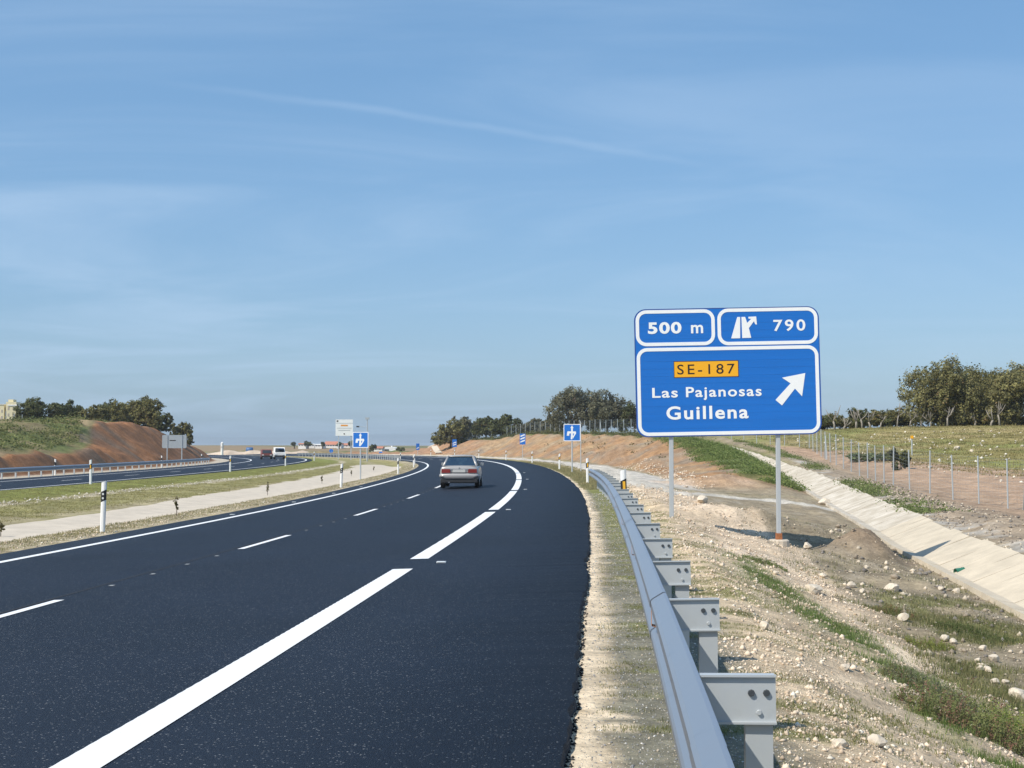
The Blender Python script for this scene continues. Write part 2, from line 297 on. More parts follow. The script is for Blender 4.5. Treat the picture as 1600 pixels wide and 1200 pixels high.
# channel (concrete lined ditch on the right): bottom line offset and heights
CH_S = np.array([-20, 5, 24.5, 38, 58, 75, 84, 101, 125, 160]); CH_T = np.array([8.3, 9.2, 10.05, 10.85, 13.1, 15.0, 15.9, 17.0, 17.3, 17.0]); CH_Z = np.array([-3.1, -3.0, -2.86, -2.66, -2.42, -2.02, -1.6, -.62, .55, 1.3])
def ch_t(s): return np.interp(s, CH_S, CH_T)
def ch_z(s): return np.interp(s, CH_S, CH_Z)
CHW, CHR = 1.25, 0.50
RIGHT = {   # station: (offset, height below the eye)
 -20: [(4.1, -1.66), (6.4, -2.85), (7.4, -3.02), ('c', 0), ('d', 0), (13, -2.4), (20, -2.5), (32, -1.8), (60, .4), (140, 2)],
 5: [(4.1, -1.66), (6.4, -2.72), (7.6, -2.92), ('c', 0), ('d', 0), (13, -2.35), (20, -2.45), (32, -1.8), (60, .4), (140, 2)],
 24.5: [(4.1, -1.6), (6.7, -2.42), (8.2, -2.68), ('c', 0), ('d', 0), (13.4, -2.3), (19.5, -2.42), (30, -2.0), (60, .4), (140, 2)],
 38: [(4.4, -1.56), (7.2, -2.15), (9.0, -2.45), ('c', 0), ('d', 0), (15, -2.2), (19.5, -2.42), (26, -2.2), (40, -1.4), (60, .0), (140, 2)],
 58: [(5.0, -1.6), (7.5, -1.93), (10, -2.2), ('c', 0), ('d', 0), (17, -2.1), (19.5, -2.35), (26, -2.0), (40, -1.1), (60, 0), (140, 2)],
 68: [(5.5, -1.6), (7.5, -1.86), (10, -2.0), (12.2, -1.95), ('c', 0), ('d', 0), (19.5, -2.05), (26, -1.7), (40, -1.0), (60, 0), (140, 2)],
 76: [(6, -1.6), (8.0, -1.75), (10.2, -1.3), (13.0, -1.2), ('c', 0), ('d', 0), (19.5, -1.85), (26, -1.45), (40, -.8), (60, 0), (140, 2)],
 88: [(6, -1.52), (8.0, -1.55), (11.5, -.6), (13.6, -.45), ('c', 0), ('d', 0), (19.5, -1.3), (26, -.9), (40, -.4), (60, .3), (140, 2.2)],
 101: [(6.5, -1.48), (8.0, -1.45), (12.5, .0), (14.5, .15), ('c', 0), ('d', 0), (20, -.65), (26, -.2), (33, .2), (50, .7), (140, 2.5)],
 125: [(7, -1.42), (8.0, -1.38), (13.2, .75), (15.5, .85), ('c', 0), ('d', 0), (20, .55), (28, 1.5), (40, 1.85), (60, 2.0), (140, 3)],
 160: [(6.5, -1.38), (7.5, -1.33), (13.4, 1.35), (15.2, 1.45), ('c', 0), ('d', 0), (20, 1.55), (28, 1.9), (40, 2.1), (140, 3)],
 210: [(6, -1.34), (7, -1.28), (12.8, 1.95), (15, 2.05), (40, 2.2), (140, 3)],
 242: [(6, -1.3), (6.8, -1.25), (11.6, 1.35), (14, 1.5), (40, 1.6), (140, 2)],
 262: [(6, -1.3), (6.8, -1.22), (11.2, .75), (14, .85), (40, .8), (140, .6)],
 281: [(6, -1.3), (7, -1.25), (11, -.95), (14, -.9), (40, -.9), (140, -.9)],
 460: [(6, -1.3), (7, -1.25), (11, -1.2), (40, -1.2), (140, -1.2)]}
LEFT = {    # station: (offset, height above the reference line)
 -20: [(-34.6, 1.0), (-36, 1.2), (-43, 2.9), (-50, 3.3), (-75, 4), (-150, 5)],
 100: [(-34.6, 1.0), (-36, 1.2), (-43, 2.9), (-50, 3.3), (-75, 4), (-150, 5)],
 120: [(-34.9, 1.15), (-37, 1.7), (-42, 3.3), (-50, 3.6), (-75, 4), (-150, 5)],
 142: [(-36.5, 1.9), (-39.0, 3.9), (-41.5, 4.15), (-50, 4.1), (-75, 4.2), (-150, 5)],
 165: [(-36, 2.0), (-38.6, 3.95), (-41, 4.15), (-50, 4.1), (-75, 4.2), (-150, 5)],
 185: [(-35.4, 1.5), (-37.5, 2.95), (-40, 3.3), (-50, 3.2), (-75, 3.2), (-150, 4)],
 205: [(-34.7, .8), (-36, 1.4), (-39, 1.8), (-50, 1.6), (-75, 1.6), (-150, 2)],
 230: [(-34.3, .1), (-35, .3), (-40, .4), (-60, .4), (-150, .4)],
 290: [(-34.3, -.3), (-36, -.3), (-60, -.3), (-150, -.3)],
 460: [(-34.3, -.3), (-36, -.3), (-60, -.3), (-150, -.3)]}
def _rel_left(s):
    return [(-7.95, -.305), (-8.8, -.285), (-9.3, -.33), (-10.6, -.56), (-12.6, -.385), (-13.3, -.35), (-16.5, -.24), (-19.5, -.12), (-20.02, -.10), (-20.1, -.13), (-30.9, -.36), (-30.98, -.33), (-32.4, -.36), (-33.2, -.3)]
def _station(tab, s):
    ks = sorted(tab); k = min(max(np.searchsorted(ks, s) - 1, 0), len(ks) - 2)
    return ks[k], ks[k + 1], (s - ks[k]) / (ks[k + 1] - ks[k])
def _prof_right(k):
    e = float(ref_z(k) + _E * TR)
    p = [(2.2, e - .07), (TR, e - .06), (3.1, e - .05), (3.75, e - .06)]
    for a, b in RIGHT[k]:
        if a == 'c': p += [(float(ch_t(k)) - .35, float(ch_z(k)) + .10), (float(ch_t(k)), float(ch_z(k)))]
        elif a == 'd': p += [(float(ch_t(k)) + CHW, float(ch_z(k)) + CHR), (float(ch_t(k)) + CHW + .5, float(ch_z(k)) + CHR + .03)]
        else: p.append((a, b))
    p.sort(); return np.array(p)
def _prof_left(k):
    z0 = float(ref_z(k)); p = [(a, b + z0) for a, b in _rel_left(k)] + [(a, b + z0) for a, b in LEFT[k]]
    p.sort(); return np.array(p)
_PR = {k: _prof_right(k) for k in RIGHT}; _PL = {k: _prof_left(k) for k in LEFT}
def _blend(tabs, s, t):
    ks = np.array(sorted(tabs)); out_ = np.zeros_like(t)
    idx = np.clip(np.searchsorted(ks, s, side='right') - 1, 0, len(ks) - 2)
    for k in np.unique(idx):
        m = idx == k; a, b = tabs[ks[k]], tabs[ks[k + 1]]; u = (s[m] - ks[k]) / (ks[k + 1] - ks[k]); u = np.clip(u, 0, 1)
        out_[m] = np.interp(t[m], a[:, 0], a[:, 1]) * (1 - u) + np.interp(t[m], b[:, 0], b[:, 1]) * u
    return out_
MOUNDS = [  # x, y, radius x, radius y, height
    (8.3, 33.5, .85, .9, 0.58), (9.2, 35.2, .9, .9, .30), (5.6, 36.0, .9, .7, .16), (12.4, 30.5, 1.1, 2.2, .22), (13.2, 38, 1.3, 2.5, .25), (11.6, 23.5, .9, 1.8, .18),
    (10.6, 70.5, 1.5, .9, .40), (8.6, 71, 1.1, .8, .25), (7.2, 34.1, 1.2, 1.1, -.16), (6.6, 36.6, 2.2, 1.1, .44)]
def ground_z(s, t, x=None, y=None, detail=True):
    s = np.atleast_1d(np.asarray(s, float)); t = np.atleast_1d(np.asarray(t, float)); s, t = np.broadcast_arrays(s, t); s = s.copy(); t = t.copy()
    z = np.where(t >= 0, _blend(_PR, s, np.maximum(t, 2.2)), _blend(_PL, s, np.minimum(t, -7.95)))
    dc = t - ch_t(s); zc_ = ch_z(s) + np.clip(dc / CHW, 0, 1) * CHR + np.clip(-dc, 0, .35) * .2 - .07
    wc = sstep(dc, -1.3, -.4) * (1 - sstep(dc, CHW + .05, CHW + 1.1)) * (1 - sstep(s, 130, 140)); z = z * (1 - wc) + zc_ * wc
    zr = ref_z(s) + _E * t - 0.075
    on = (t > -7.95) & (t < TR - .02); z = np.where(on, zr, z)
    if x is None: x, y = plan(s, t)
    if detail:
        # right fill slope and rubble flat: lumpy
        w = sstep(t, 3.7, 4.6) * (1 - sstep(np.abs(t - ch_t(s) - .6), 1.6, .7)) * (1 - sstep(t, 30, 50))
        z = z + w * ((fbm(x * .9, y * .9, 3, 4) - .5) * .26 + (fbm(x * 4, y * 4, 9, 3) - .5) * .07)
        # rills in the cut faces
        wb = sstep(s, 75, 95) * sstep(t, 7.6, 9) * (1 - sstep(t, 13.4, 15.5))
        z = z + wb * ((fbm(s * .7, t * .12, 21, 5, .6) - .5) * 1.15 + (fbm(s * .16, t * .2, 5, 2) - .5) * .9)
        wl_ = sstep(-t, 33.2, 34.2) * (1 - sstep(-t, 46, 60))
        z = z + wl_ * ((fbm(s * .9, t * .2, 31, 5, .6) - .5) * .9 + (fbm(x * .22, y * .22, 33, 3) - .5) * .8)
        wf = sstep(t, 21, 30); z = z + wf * (fbm(x * .12, y * .12, 41, 4) - .5) * .55
        wm = sstep(-t, 8.2, 9) * (1 - sstep(-t, 19, 19.8)) * (1 - sstep(np.abs(-t - 11), 2.2, 1.4)); z = z + wm * (fbm(x * .8, y * .8, 51, 4) - .5) * .12
        for mx_, my_, ra, rb_, hh in MOUNDS:
            z = z + (1 - wc) * hh * np.exp(-(((x - mx_) / ra) ** 2 + ((y - my_) / rb_) ** 2)) * (0.8 + .5 * fbm(x * 2.2, y * 2.2, 61, 3))
    return z + CAMZ
def G(x, y):
    s, t = to_st(x, y); r = ground_z(s, t); return r if np.ndim(x) else float(r[0])
def P(s, t, dz=0.0):
    x, y = plan(s, t); return Vector((float(x), float(y), float(ground_z(s, t)[0]) + dz))
_DD = np.concatenate([np.arange(3, 40, .08), np.arange(40, 420, .4)])
def at(px, py):
    """where the line of sight through a point of the survey picture meets the ground"""
    c, s_ = math.cos(PITCH), math.sin(PITCH); a = (px - 800) / F_PX; b = (600 - py) / F_PX
    dx, dy, dz = a, c - b * s_, s_ + b * c
    x, y, z = dx / dy * _DD, _DD, CAMZ + dz / dy * _DD
    g = G(x, y); i = int(np.argmax(g > z))
    return Vector((float(x[i]), float(y[i]), float(g[i])))
def at_d(px, py, d):
    c, s_ = math.cos(PITCH), math.sin(PITCH); a = (px - 800) / F_PX; b = (600 - py) / F_PX
    dx, dy, dz = a, c - b * s_, s_ + b * c
    return Vector((dx / dy * d, d, CAMZ + dz / dy * d))

# ------------------------------------------------------------------ ground sheet
TRK = [at(930, 729), at(985, 754), at(1040, 769), at(1100, 773), at(1160, 779), at(1230, 786), at(1285, 793)]
def c3(*a): return np.array(a, float)
def ground_color(s, t, x, y):
    n = len(s); C = np.zeros((n, 3)); 
    nA = fbm(x * .6, y * .6, 101, 4); nB = fbm(x * 2.3, y * 2.3, 111, 4); nC = fbm(x * .13, y * .13, 121, 4); nD = fbm(x * 6, y * 6, 131, 3)
    def put(mask, col, k=1.0):
        m = np.clip(mask * k, 0, 1)[:, None]; C[:] = C * (1 - m) + np.asarray(col) * m
    beige = c3(.60, .475, .32); pale = c3(.72, .595, .43); olive = c3(.235, .215, .085); green = c3(.135, .18, .045); rubble = c3(.30, .245, .165); red = c3(.30, .165, .09); orange = c3(.36, .21, .105); greyg = c3(.28, .26, .21)
    C[:] = c3(.33, .29, .20)
    # ---- right of the road
    r = t > 0
    put(r * 1.0, beige)
    put(r * sstep(t, 2.60 + .16 * (nB - .5) * 2 + .06 * np.sin(s * .6), 2.76 + .2 * (nB - .5)) * (1 - sstep(t, 3.5, 3.9)), c3(.225, .21, .155))
    put(r * (1 - sstep(t, 2.56 + .1 * (nA - .5), 2.74 + .4 * (nB - .5) + .1 * np.sin(s * .6))), pale)
    st = sstep(fbm(s * 2.6, t * .55, 141, 4), .52, .66)
    put(r * st * sstep(t, 2.75, 3.0) * (1 - sstep(t, 4.6, 5.2)), c3(.19, .20, .055), .7)
    put(r * sstep(fbm(s * .05, t * .4, 145, 3) + .15 * sstep(s, 20, 45), .5, .66) * sstep(t, 2.7, 2.9) * (1 - sstep(t, 3.5, 4.2)) * sstep(s, 14, 35), c3(.19, .20, .05), .8)
    put(r * sstep(t, 4.2, 4.8), c3(.61, .48, .335))
    put(r * sstep(nA, .5, .72) * sstep(t, 4.2, 4.8), c3(.70, .565, .42), .7)
    put(r * sstep(1 - nA, .55, .75) * sstep(t, 4.0, 4.6), c3(.52, .405, .29), .6)
    # grass strips on the fill slope
    sA = 4.95 + .055 * (23 - np.clip(s, 5, 40)) + .25 * (nA - .5)
    put(r * np.exp(-((t - sA) / .46) ** 2) * sstep(s, 2, 6) * (1 - sstep(s, 21, 27)) * sstep(nB + nA * .8, .58, .95), green, 1.0)
    # rubble flat at the foot
    foot = np.interp(s, [-20, 5, 12, 24, 32, 40, 58], [6.2, 6.1, 6.25, 6.7, 7.2, 6.6, 6.8]) + .5 * (nA - .5)
    fz = r * sstep(t, foot - .1, foot + .25)
    put(fz, rubble)
    put(fz * sstep(nC + .25 * (nB - .5), .5, .62), c3(.25, .215, .105), .9)
    put(fz * sstep(nA + .3 * (nB - .5), .44, .62) * (1 - sstep(s, 22, 32)), c3(.185, .185, .065), .9)
    put(fz * sstep(nB, .58, .74) * (1 - sstep(s, 60, 80)), c3(.38, .33, .26), .55)
    # beyond the channel: trampled red-brown strip to the fence and service track
    dch = t - ch_t(s) - CHW
    put(r * sstep(dch, .1, .7) * (1 - sstep(s, 120, 150)), c3(.33, .26, .185))
    put(r * sstep(dch, .0, .3) * (1 - sstep(dch, .5, 1.2)) * sstep(nB, .45, .6) * (1 - sstep(s, 90, 100)), c3(.46, .43, .38), .9)
    put(r * sstep(dch, 1.5, 4.5) * (1 - sstep(s, 120, 150)), c3(.37, .26, .175))
    put(r * sstep(t, 20.2, 21.5) * (1 - sstep(s, 120, 150)), c3(.40, .275, .185))
    gl = np.interp(s, [-20, 40, 60, 75, 90, 110, 130], [32, 31.5, 30.5, 28.5, 25.5, 23, 19]) + 3 * (nC - .5)
    put(r * sstep(t, gl - .5, gl + .9), c3(.275, .235, .09))
    put(r * sstep(t, gl, gl + 1.5) * sstep(fbm(x * .3, y * .11, 151, 4), .45, .62), c3(.21, .225, .07), .8)
    put(r * sstep(t, gl, gl + 1.5) * sstep(fbm(x * .2, y * .5, 161, 4), .46, .62), c3(.38, .30, .15), .75)
    # gravel track between shoulder and cutting
    tk = np.interp(s, [40, 46, 52, 60, 75, 90, 105, 130, 200, 300], [9.6, 9.3, 8.6, 7.6, 6.6, 6.2, 6.0, 5.8, 5.4, 5.2]); tw = np.interp(s, [38, 46, 55, 75, 100, 300], [.7, 1.2, 1.7, 1.9, 1.5, 1.0])
    put(r * (1 - sstep(np.abs(t - tk - .3 * (nA - .5)), tw * .7, tw)) * sstep(s, 62, 70), c3(.50, .46, .40))
    dmin = np.full(n, 1e9)
    for a_, b_ in zip(TRK[:-1], TRK[1:]):
        ux, uy = b_.x - a_.x, b_.y - a_.y; k_ = np.clip(((x - a_.x) * ux + (y - a_.y) * uy) / (ux * ux + uy * uy), 0, 1); dmin = np.minimum(dmin, np.hypot(x - a_.x - k_ * ux, y - a_.y - k_ * uy))
    put(r * (1 - sstep(dmin + .8 * (nA - .5) + .4 * (nB - .5), .9, 1.25)), c3(.54, .495, .42))
    put(r * np.exp(-(((x - 10.6) / 2.2) ** 2 + ((y - 70.3) / 1.3) ** 2)) * 1.4 + r * np.exp(-(((x - 8.4) / 1.6) ** 2 + ((y - 71) / 1.2) ** 2)), c3(.56, .42, .30))
    put(r * np.exp(-(((x - 8.5) / 1.0) ** 2 + ((y - 33.6) / 1.1) ** 2)) * 1.3, c3(.25, .185, .125))
    # verge beyond the guardrail end, dry grass
    put(r * sstep(s, 52, 62) * sstep(t, TR + .1, TR + .5) * (1 - sstep(t, 3.9, 4.8)), c3(.30, .25, .12))
    put(r * sstep(s, 52, 62) * sstep(t, TR, TR + .3) * (1 - sstep(t, 3.2, 4.0)) * sstep(nA, .45, .6), c3(.22, .21, .07))
    # cutting on the right
    bk = r * sstep(s, 66, 74) * sstep(t, np.interp(s, [60, 80, 125, 200, 300], [9.2, 8.2, 7.9, 7.1, 6.8]) - .3, np.interp(s, [60, 80, 125, 200, 300], [9.6, 8.7, 8.4, 7.6, 7.3]))
    bk = bk * np.where(s < 122, (1 - sstep(dch, -1.0, -.4)), (1 - sstep(t, 16.5, 18.5)))
    put(bk, c3(.30, .195, .118))
    rill = fbm(s * .5 + t * .35, t * .08, 171, 5, .6)
    put(bk * sstep(rill, .46, .62), orange, .85); put(bk * sstep(1 - rill, .52, .68), c3(.27, .225, .17), .85)
    put(bk * sstep(fbm(s * .12, t * .5, 175, 3), .5, .66), c3(.38, .27, .15), .5)
    put(bk * sstep(s, 215, 262), c3(.36, .20, .12), .7)
    top = np.interp(s, [60, 76, 88, 101, 125, 160, 210, 255, 320], [12.2, 11.5, 11.7, 12.4, 13.5, 13.7, 13.1, 12.0, 11]) + .8 * (nC - .5) + .8 * (nA - .5)
    put(r * sstep(s, 68, 76) * sstep(t, top - .2, top + .5) * (1 - sstep(dch, -.6, -.2) * (1 - sstep(s, 118, 128))) * (1 - sstep(t, 17, 19)), c3(.115, .14, .045))
    put(r * sstep(s, 118, 128) * sstep(t, top, top + .6) * sstep(nA, .45, .6), c3(.20, .19, .07), .7)
    # ---- median
    m_ = (t < -7.6) & (t > -20.6)
    put(m_ * 1.0, c3(.27, .245, .105))
    put(m_ * sstep(fbm(x * .25, y * .25, 181, 4), .46, .6), c3(.31, .275, .13), .8)
    put(m_ * sstep(-t, 16.2, 17.6), c3(.205, .215, .06))
    put(m_ * (1 - sstep(np.abs(-t - 16.4 - .8 * (nC - .5)), .15, .55 + .5 * (nA - .5))) * sstep(nA, .34, .5), c3(.50, .43, .32), .9)
    put(m_ * (1 - sstep(-t, 9.2, 9.7 + .4 * (nB - .5))), c3(.36, .30, .18))
    put(m_ * (1 - sstep(-t, 9.1, 9.5)) * sstep(nB, .45, .62), c3(.50, .43, .31), .8)
    put(m_ * (1 - sstep(np.abs(-t - 9.1 - .3 * (nA - .5)), .08, .25)) * sstep(nA, .4, .55), c3(.16, .15, .06), .6)
    put(m_ * sstep(-t, 12.3, 12.5) * (1 - sstep(-t, 13.0, 13.8)) * sstep(nA, .35, .5), c3(.38, .32, .20), .8)
    # ---- left cutting
    l_ = t < -30.5
    put(l_ * 1.0, c3(.48, .42, .33))
    put(l_ * sstep(-t, 32.6, 33.3), c3(.26, .128, .064))
    rl = fbm(s * .5, t * .1, 191, 4)
    put(l_ * sstep(-t, 33, 33.6) * sstep(rl, .5, .64), c3(.36, .165, .072), .8); put(l_ * sstep(-t, 33, 33.6) * sstep(1 - rl, .54, .68), c3(.20, .14, .095), .9)
    bt = np.interp(s, [-20, 100, 122, 140, 165, 185, 205, 230], [34.7, 34.8, 35.6, 39.4, 41.0, 41.5, 41, 36]) + 1.2 * (nC - .5)
    put(l_ * sstep(-t, bt - .2, bt + .6), c3(.20, .165, .085))
    put(l_ * sstep(-t, bt - .2, bt + .8) * sstep(fbm(x * .16, y * .16, 195, 4), .44, .56), c3(.14, .165, .055), .95)
    put(l_ * sstep(-t, bt, bt + .8) * sstep(1 - fbm(x * .16, y * .16, 197, 4), .5, .62), c3(.32, .23, .14), .8)
    put((s > 300) * sstep(s, 300, 330), c3(.21, .19, .10), .8)
    C *= (0.82 + .36 * nD)[:, None]
    return C
s_lines = [-8.0]
while s_lines[-1] < 440: s_lines.append(s_lines[-1] + min(max(.0125 * s_lines[-1], .13), 2.6))
s_lines = np.array(s_lines)
def rng_(a, b, d): return list(np.arange(a, b, d))
t_lines = np.array(rng_(-150, -80, 8) + rng_(-80, -46, 1.3) + rng_(-46, -32, .24) + [-31.8, -31.2, -30.98, -30.9, -26, -20.1, -20.02] + rng_(-19.9, -13.4, .25) + rng_(-13.4, -7.97, .12) + [-7.95, -7.0, -3.5, 0.0, 2.2, TR - .02] + rng_(TR, 12, .105) + rng_(12, 26, .26) + rng_(26, 62, .9) + rng_(62, 151, 7))
SG, TG = np.meshgrid(s_lines, t_lines, indexing='ij'); sg = SG.ravel(); tg = TG.ravel()
xg, yg = plan(sg, tg); zg = ground_z(sg, tg, xg, yg)
ns, ntl = SG.shape; ii = np.arange(ns * ntl).reshape(ns, ntl)
quads = np.stack([ii[:-1, :-1].ravel(), ii[:-1, 1:].ravel(), ii[1:, 1:].ravel(), ii[1:, :-1].ravel()], 1)[:, ::-1]
gm = np_mesh('ground', np.stack([xg, yg, zg], 1), quads); set_col(gm, ground_color(sg, tg, xg, yg))
ground = link('ground', gm, M['ground'], smooth=True); tag(ground, kind='structure', label='verges, median, cut slopes and field on both sides of the motorway')
# plain out to the horizon
rr = np.array([0, 40] + list(np.geomspace(120, 3000, 56))); aa = np.linspace(0, 2 * math.pi, 181)[:-1]
RRg, AAg = np.meshgrid(rr, aa, indexing='ij'); fx = (RRg * np.sin(AAg)).ravel(); fy = (RRg * np.cos(AAg)).ravel(); fr_ = RRg.ravel()
fz_ = np.where(fr_ < 430, -4.2, 0) + np.where(fr_ >= 430, -1.4 + 2.2 * sstep(fr_, 430, 620) + 9 * sstep(fr_, 900, 3500) * fbm(fx * .002, fy * .002, 201, 4) + (fbm(fx * .008, fy * .008, 203, 3) - .5) * 1.6 * sstep(fr_, 470, 650), 0) + CAMZ
n_a = len(aa); jj = np.arange(len(rr) * n_a).reshape(len(rr), n_a); jn = np.roll(jj, -1, 1)
fq = np.stack([jj[:-1].ravel(), jj[1:].ravel(), jn[1:].ravel(), jn[:-1].ravel()], 1)[:, ::-1]
fm = np_mesh('plain', np.stack([fx, fy, fz_], 1), fq)
fn = fbm(fx * .01, fy * .01, 211, 4); fcol = np.where((fn > .5)[:, None], c3(.16, .165, .08), c3(.27, .20, .12)); set_col(fm, fcol)
plain = link('plain', fm, M['far_ground'], smooth=True); tag(plain, kind='structure', label='flat farmland reaching to the horizon')

# ------------------------------------------------------------------ roads and paint
def strip(name, s0, s1, ta, tb, zf, dz, mat_, parent=None, ds=1.0, thick=0.0, jag=0.0, nt_=1, seed=0, smooth=True):
    n = max(2, int(round((s1 - s0) / ds)) + 1); s = np.linspace(s0, s1, n)
    A = ta(s) if callable(ta) else np.full(n, ta); B = tb(s) if callable(tb) else np.full(n, tb)
    if jag: B = B + jag * (fbm(s * 5, s * 0, seed, 4) - .5) * 2 * np.clip(1.2 - s / 80, .2, 1)
    cols = [A + (B - A) * k / nt_ for k in range(nt_ + 1)]; v = []
    if thick: cols = [A] + cols + [B]
    for k, tt in enumerate(cols):
        x, y = plan(s, tt); z = zf(s, tt) + dz
        if thick and k in (0, len(cols) - 1): z = z - thick
        v.append(np.stack([x, y, z], 1))
    v = np.concatenate(v); m = len(cols); i = np.arange(n * m).reshape(m, n)
    q = np.stack([i[:-1, :-1].ravel(), i[1:, :-1].ravel(), i[1:, 1:].ravel(), i[:-1, 1:].ravel()], 1)
    return link(name, np_mesh(name, v, q), mat_, parent, smooth=False)
road_s = np.concatenate([np.arange(-8, 25, .06), np.arange(25, 60, .2), np.arange(60, 440, 1.0)])
def road_mesh(name, sarr, ta, tb, zf, jag):
    nt_ = 6; B = tb + (jag * (fbm(sarr * 4.5, sarr * 0, 301, 4) - .5) * 2 + jag * .8 * (fbm(sarr * .35, sarr * 0, 305, 2) - .5) * 2); A = np.full(len(sarr), ta)
    cols = [A] + [A + (B - A) * k / nt_ for k in range(nt_ + 1)] + [B + .035]; v = []
    for k, tt in enumerate(cols):
        x, y = plan(sarr, tt); z = zf(sarr, tt)
        if k in (0, len(cols) - 1): z = z - .14
        v.append(np.stack([x, y, z], 1))
    v = np.concatenate(v); m = len(cols); i = np.arange(len(sarr) * m).reshape(m, len(sarr))
    q = np.stack([i[:-1, :-1].ravel(), i[1:, :-1].ravel(), i[1:, 1:].ravel(), i[:-1, 1:].ravel()], 1)
    return link(name, np_mesh(name, v, q), M['asphalt'])
road = road_mesh('road', road_s, -7.92, TR, road_z, .035); tag(road, kind='structure', label='dark new asphalt carriageway curving to the left')
road2 = road_mesh('road', np.arange(-8, 440, 1.0), -30.9, -20.05, left_road_z, .01); tag(road2, kind='structure', label='opposite asphalt carriageway beyond the median')
strip('edge_line', -8, 430, -7.09, -6.91, road_z, .005, M['paint'], road)
# broad ribbed line beside the right shoulder
def rib_edge(a): return lambda s: a + 0.012 * (np.abs(((s * 5) % 1) - .5) - .25) * 2
k0 = 19.0 - 17.1
for k in range(-1, 5):
    a, b = k0 + 17.1 * k + (1.75 if k < 2 else 1.3), k0 + 17.1 * (k + 1)
    strip('edge_dash', max(a, -8), b, rib_edge(-.135), .135, road_z, .005, M['paint'], road, ds=.1 if k < 1 else .5)
strip('edge_line', k0 + 17.1 * 5 + 1.3, 430, -.135, .135, road_z, .005, M['paint'], road)
for k in range(-1, 26):
    e = 15.9 + 12.15 * k
    strip('lane_dash', max(e - 3.9, -8), e, -3.56, -3.44, road_z, .005, M['paint'], road)
    if k < 5:
        for q in range(1, 5):
            c = e + q * 1.65; strip('setting_out_mark', c, c + .12, -3.52, -3.46, road_z, .005, M['mark_dim'], road, ds=.1)
strip('joint_seam', -8, 200, -3.66, -3.625, road_z, .003, M['seam'], road)
for j, s_ in enumerate([19.9, 37, 54.6, 71, 88]):
    m_ = MB(); m_.box((0, 0, .012), (.13, .11, .024)); m_.box((0, -.05, .016), (.11, .02, .014))
    st = m_.build('road_stud', M['reflector'], road, bevel=.006); x, y = plan(s_, .42); st.location = (float(x), float(y), float(road_z(s_, .42))); st.rotation_euler = (0, 0, -float(hd(s_)))
for j, s_ in enumerate([22, 39, 48, 57, 66]):
    m_ = MB(); m_.box((0, 0, .012), (.13, .11, .024)); m_.box((0, -.05, .016), (.11, .02, .014))
    st = m_.build('road_stud', M['reflector'], road, bevel=.006); x, y = plan(s_, -7.35); st.location = (float(x), float(y), float(road_z(s_, -7.35))); st.rotation_euler = (0, 0, -float(hd(s_)))
strip('edge_line', -8, 430, -20.88, -20.70, left_road_z, .005, M['paint'], road2)
strip('edge_line', -8, 430, -28.1, -27.9, left_road_z, .005, M['paint'], road2)
for k in range(4, 26): strip('lane_dash', 12.5 * k, 12.5 * k + 3.6, -24.4, -24.27, left_road_z, .005, M['paint'], road2)
# crumbs of asphalt along the broken right edge
def stones(name, pts, sizes, cols, mat_, label, sink=.25, flat=.75):
    pts = np.asarray(pts, float); n = len(pts)
    base = np.array([[1, 0, 0], [-1, 0, 0], [0, 1, 0], [0, -1, 0], [0, 0, 1], [0, 0, -1]], float)
    fc = np.array([[0, 2, 4], [2, 1, 4], [1, 3, 4], [3, 0, 4], [2, 0, 5], [1, 2, 5], [3, 1, 5], [0, 3, 5]])
    an = RNG.uniform(0, 6.283, n); sc = RNG.uniform(.6, 1.25, (n, 3)) * sizes[:, None]; sc[:, 2] *= flat
    v = base[None] * sc[:, None, :] * RNG.uniform(.75, 1.25, (n, 6, 1)); tilt = RNG.uniform(-.5, .5, (n, 1)); 
    ca, sa = np.cos(an)[:, None], np.sin(an)[:, None]
    vx = v[..., 0] * ca - v[..., 1] * sa; vy = v[..., 0] * sa + v[..., 1] * ca; vz = v[..., 2] + tilt * v[..., 0] * .6
    v = np.stack([vx, vy, vz], 2) + pts[:, None, :]; v[..., 2] += (sizes * flat * (1 - 2 * sink) * .6)[:, None]
    f = fc[None] + 6 * np.arange(n)[:, None, None]
    me = np_mesh(name, v.reshape(-1, 3), f.reshape(-1, 3)); set_col(me, np.repeat(cols, 6, 0)); o = link(name, me, mat_); tag(o, label, name.replace('_', ' '), kind='stuff'); return o
def scat(n, s0, s1, t0, t1, near=True):
    u = RNG.uniform(0, 1, n); s = s0 * (s1 / s0) ** u if near else RNG.uniform(s0, s1, n)
    t = RNG.uniform(0, 1, n) * ((t1(s) if callable(t1) else t1) - (t0(s) if callable(t0) else t0)) + (t0(s) if callable(t0) else t0)
    return s, t
def st_pts(s, t, dz=0):
    x, y = plan(s, t); return np.stack([x, y, ground_z(s, t, x, y) + dz], 1)
def stone_cols(n, kind):
    u = RNG.uniform(0, 1, (n, 1)); v = RNG.uniform(.72, 1.2, (n, 1))
    if kind == 'pale': c = np.where(u < .72, c3(.66, .54, .41), np.where(u < .88, c3(.46, .36, .26), c3(.72, .66, .55)))
    elif kind == 'mix': c = np.where(u < .4, c3(.56, .48, .37), np.where(u < .75, c3(.30, .25, .19), c3(.20, .18, .16)))
    elif kind == 'grey': c = np.where(u < .55, c3(.26, .26, .26), np.where(u < .8, c3(.50, .42, .32), c3(.62, .60, .56)))
    elif kind == 'white': c = np.where(u < .7, c3(.68, .63, .53), c3(.5, .44, .35))
    else: c = np.where(u < .85, c3(.018, .019, .022), c3(.10, .10, .10))
    return c * v
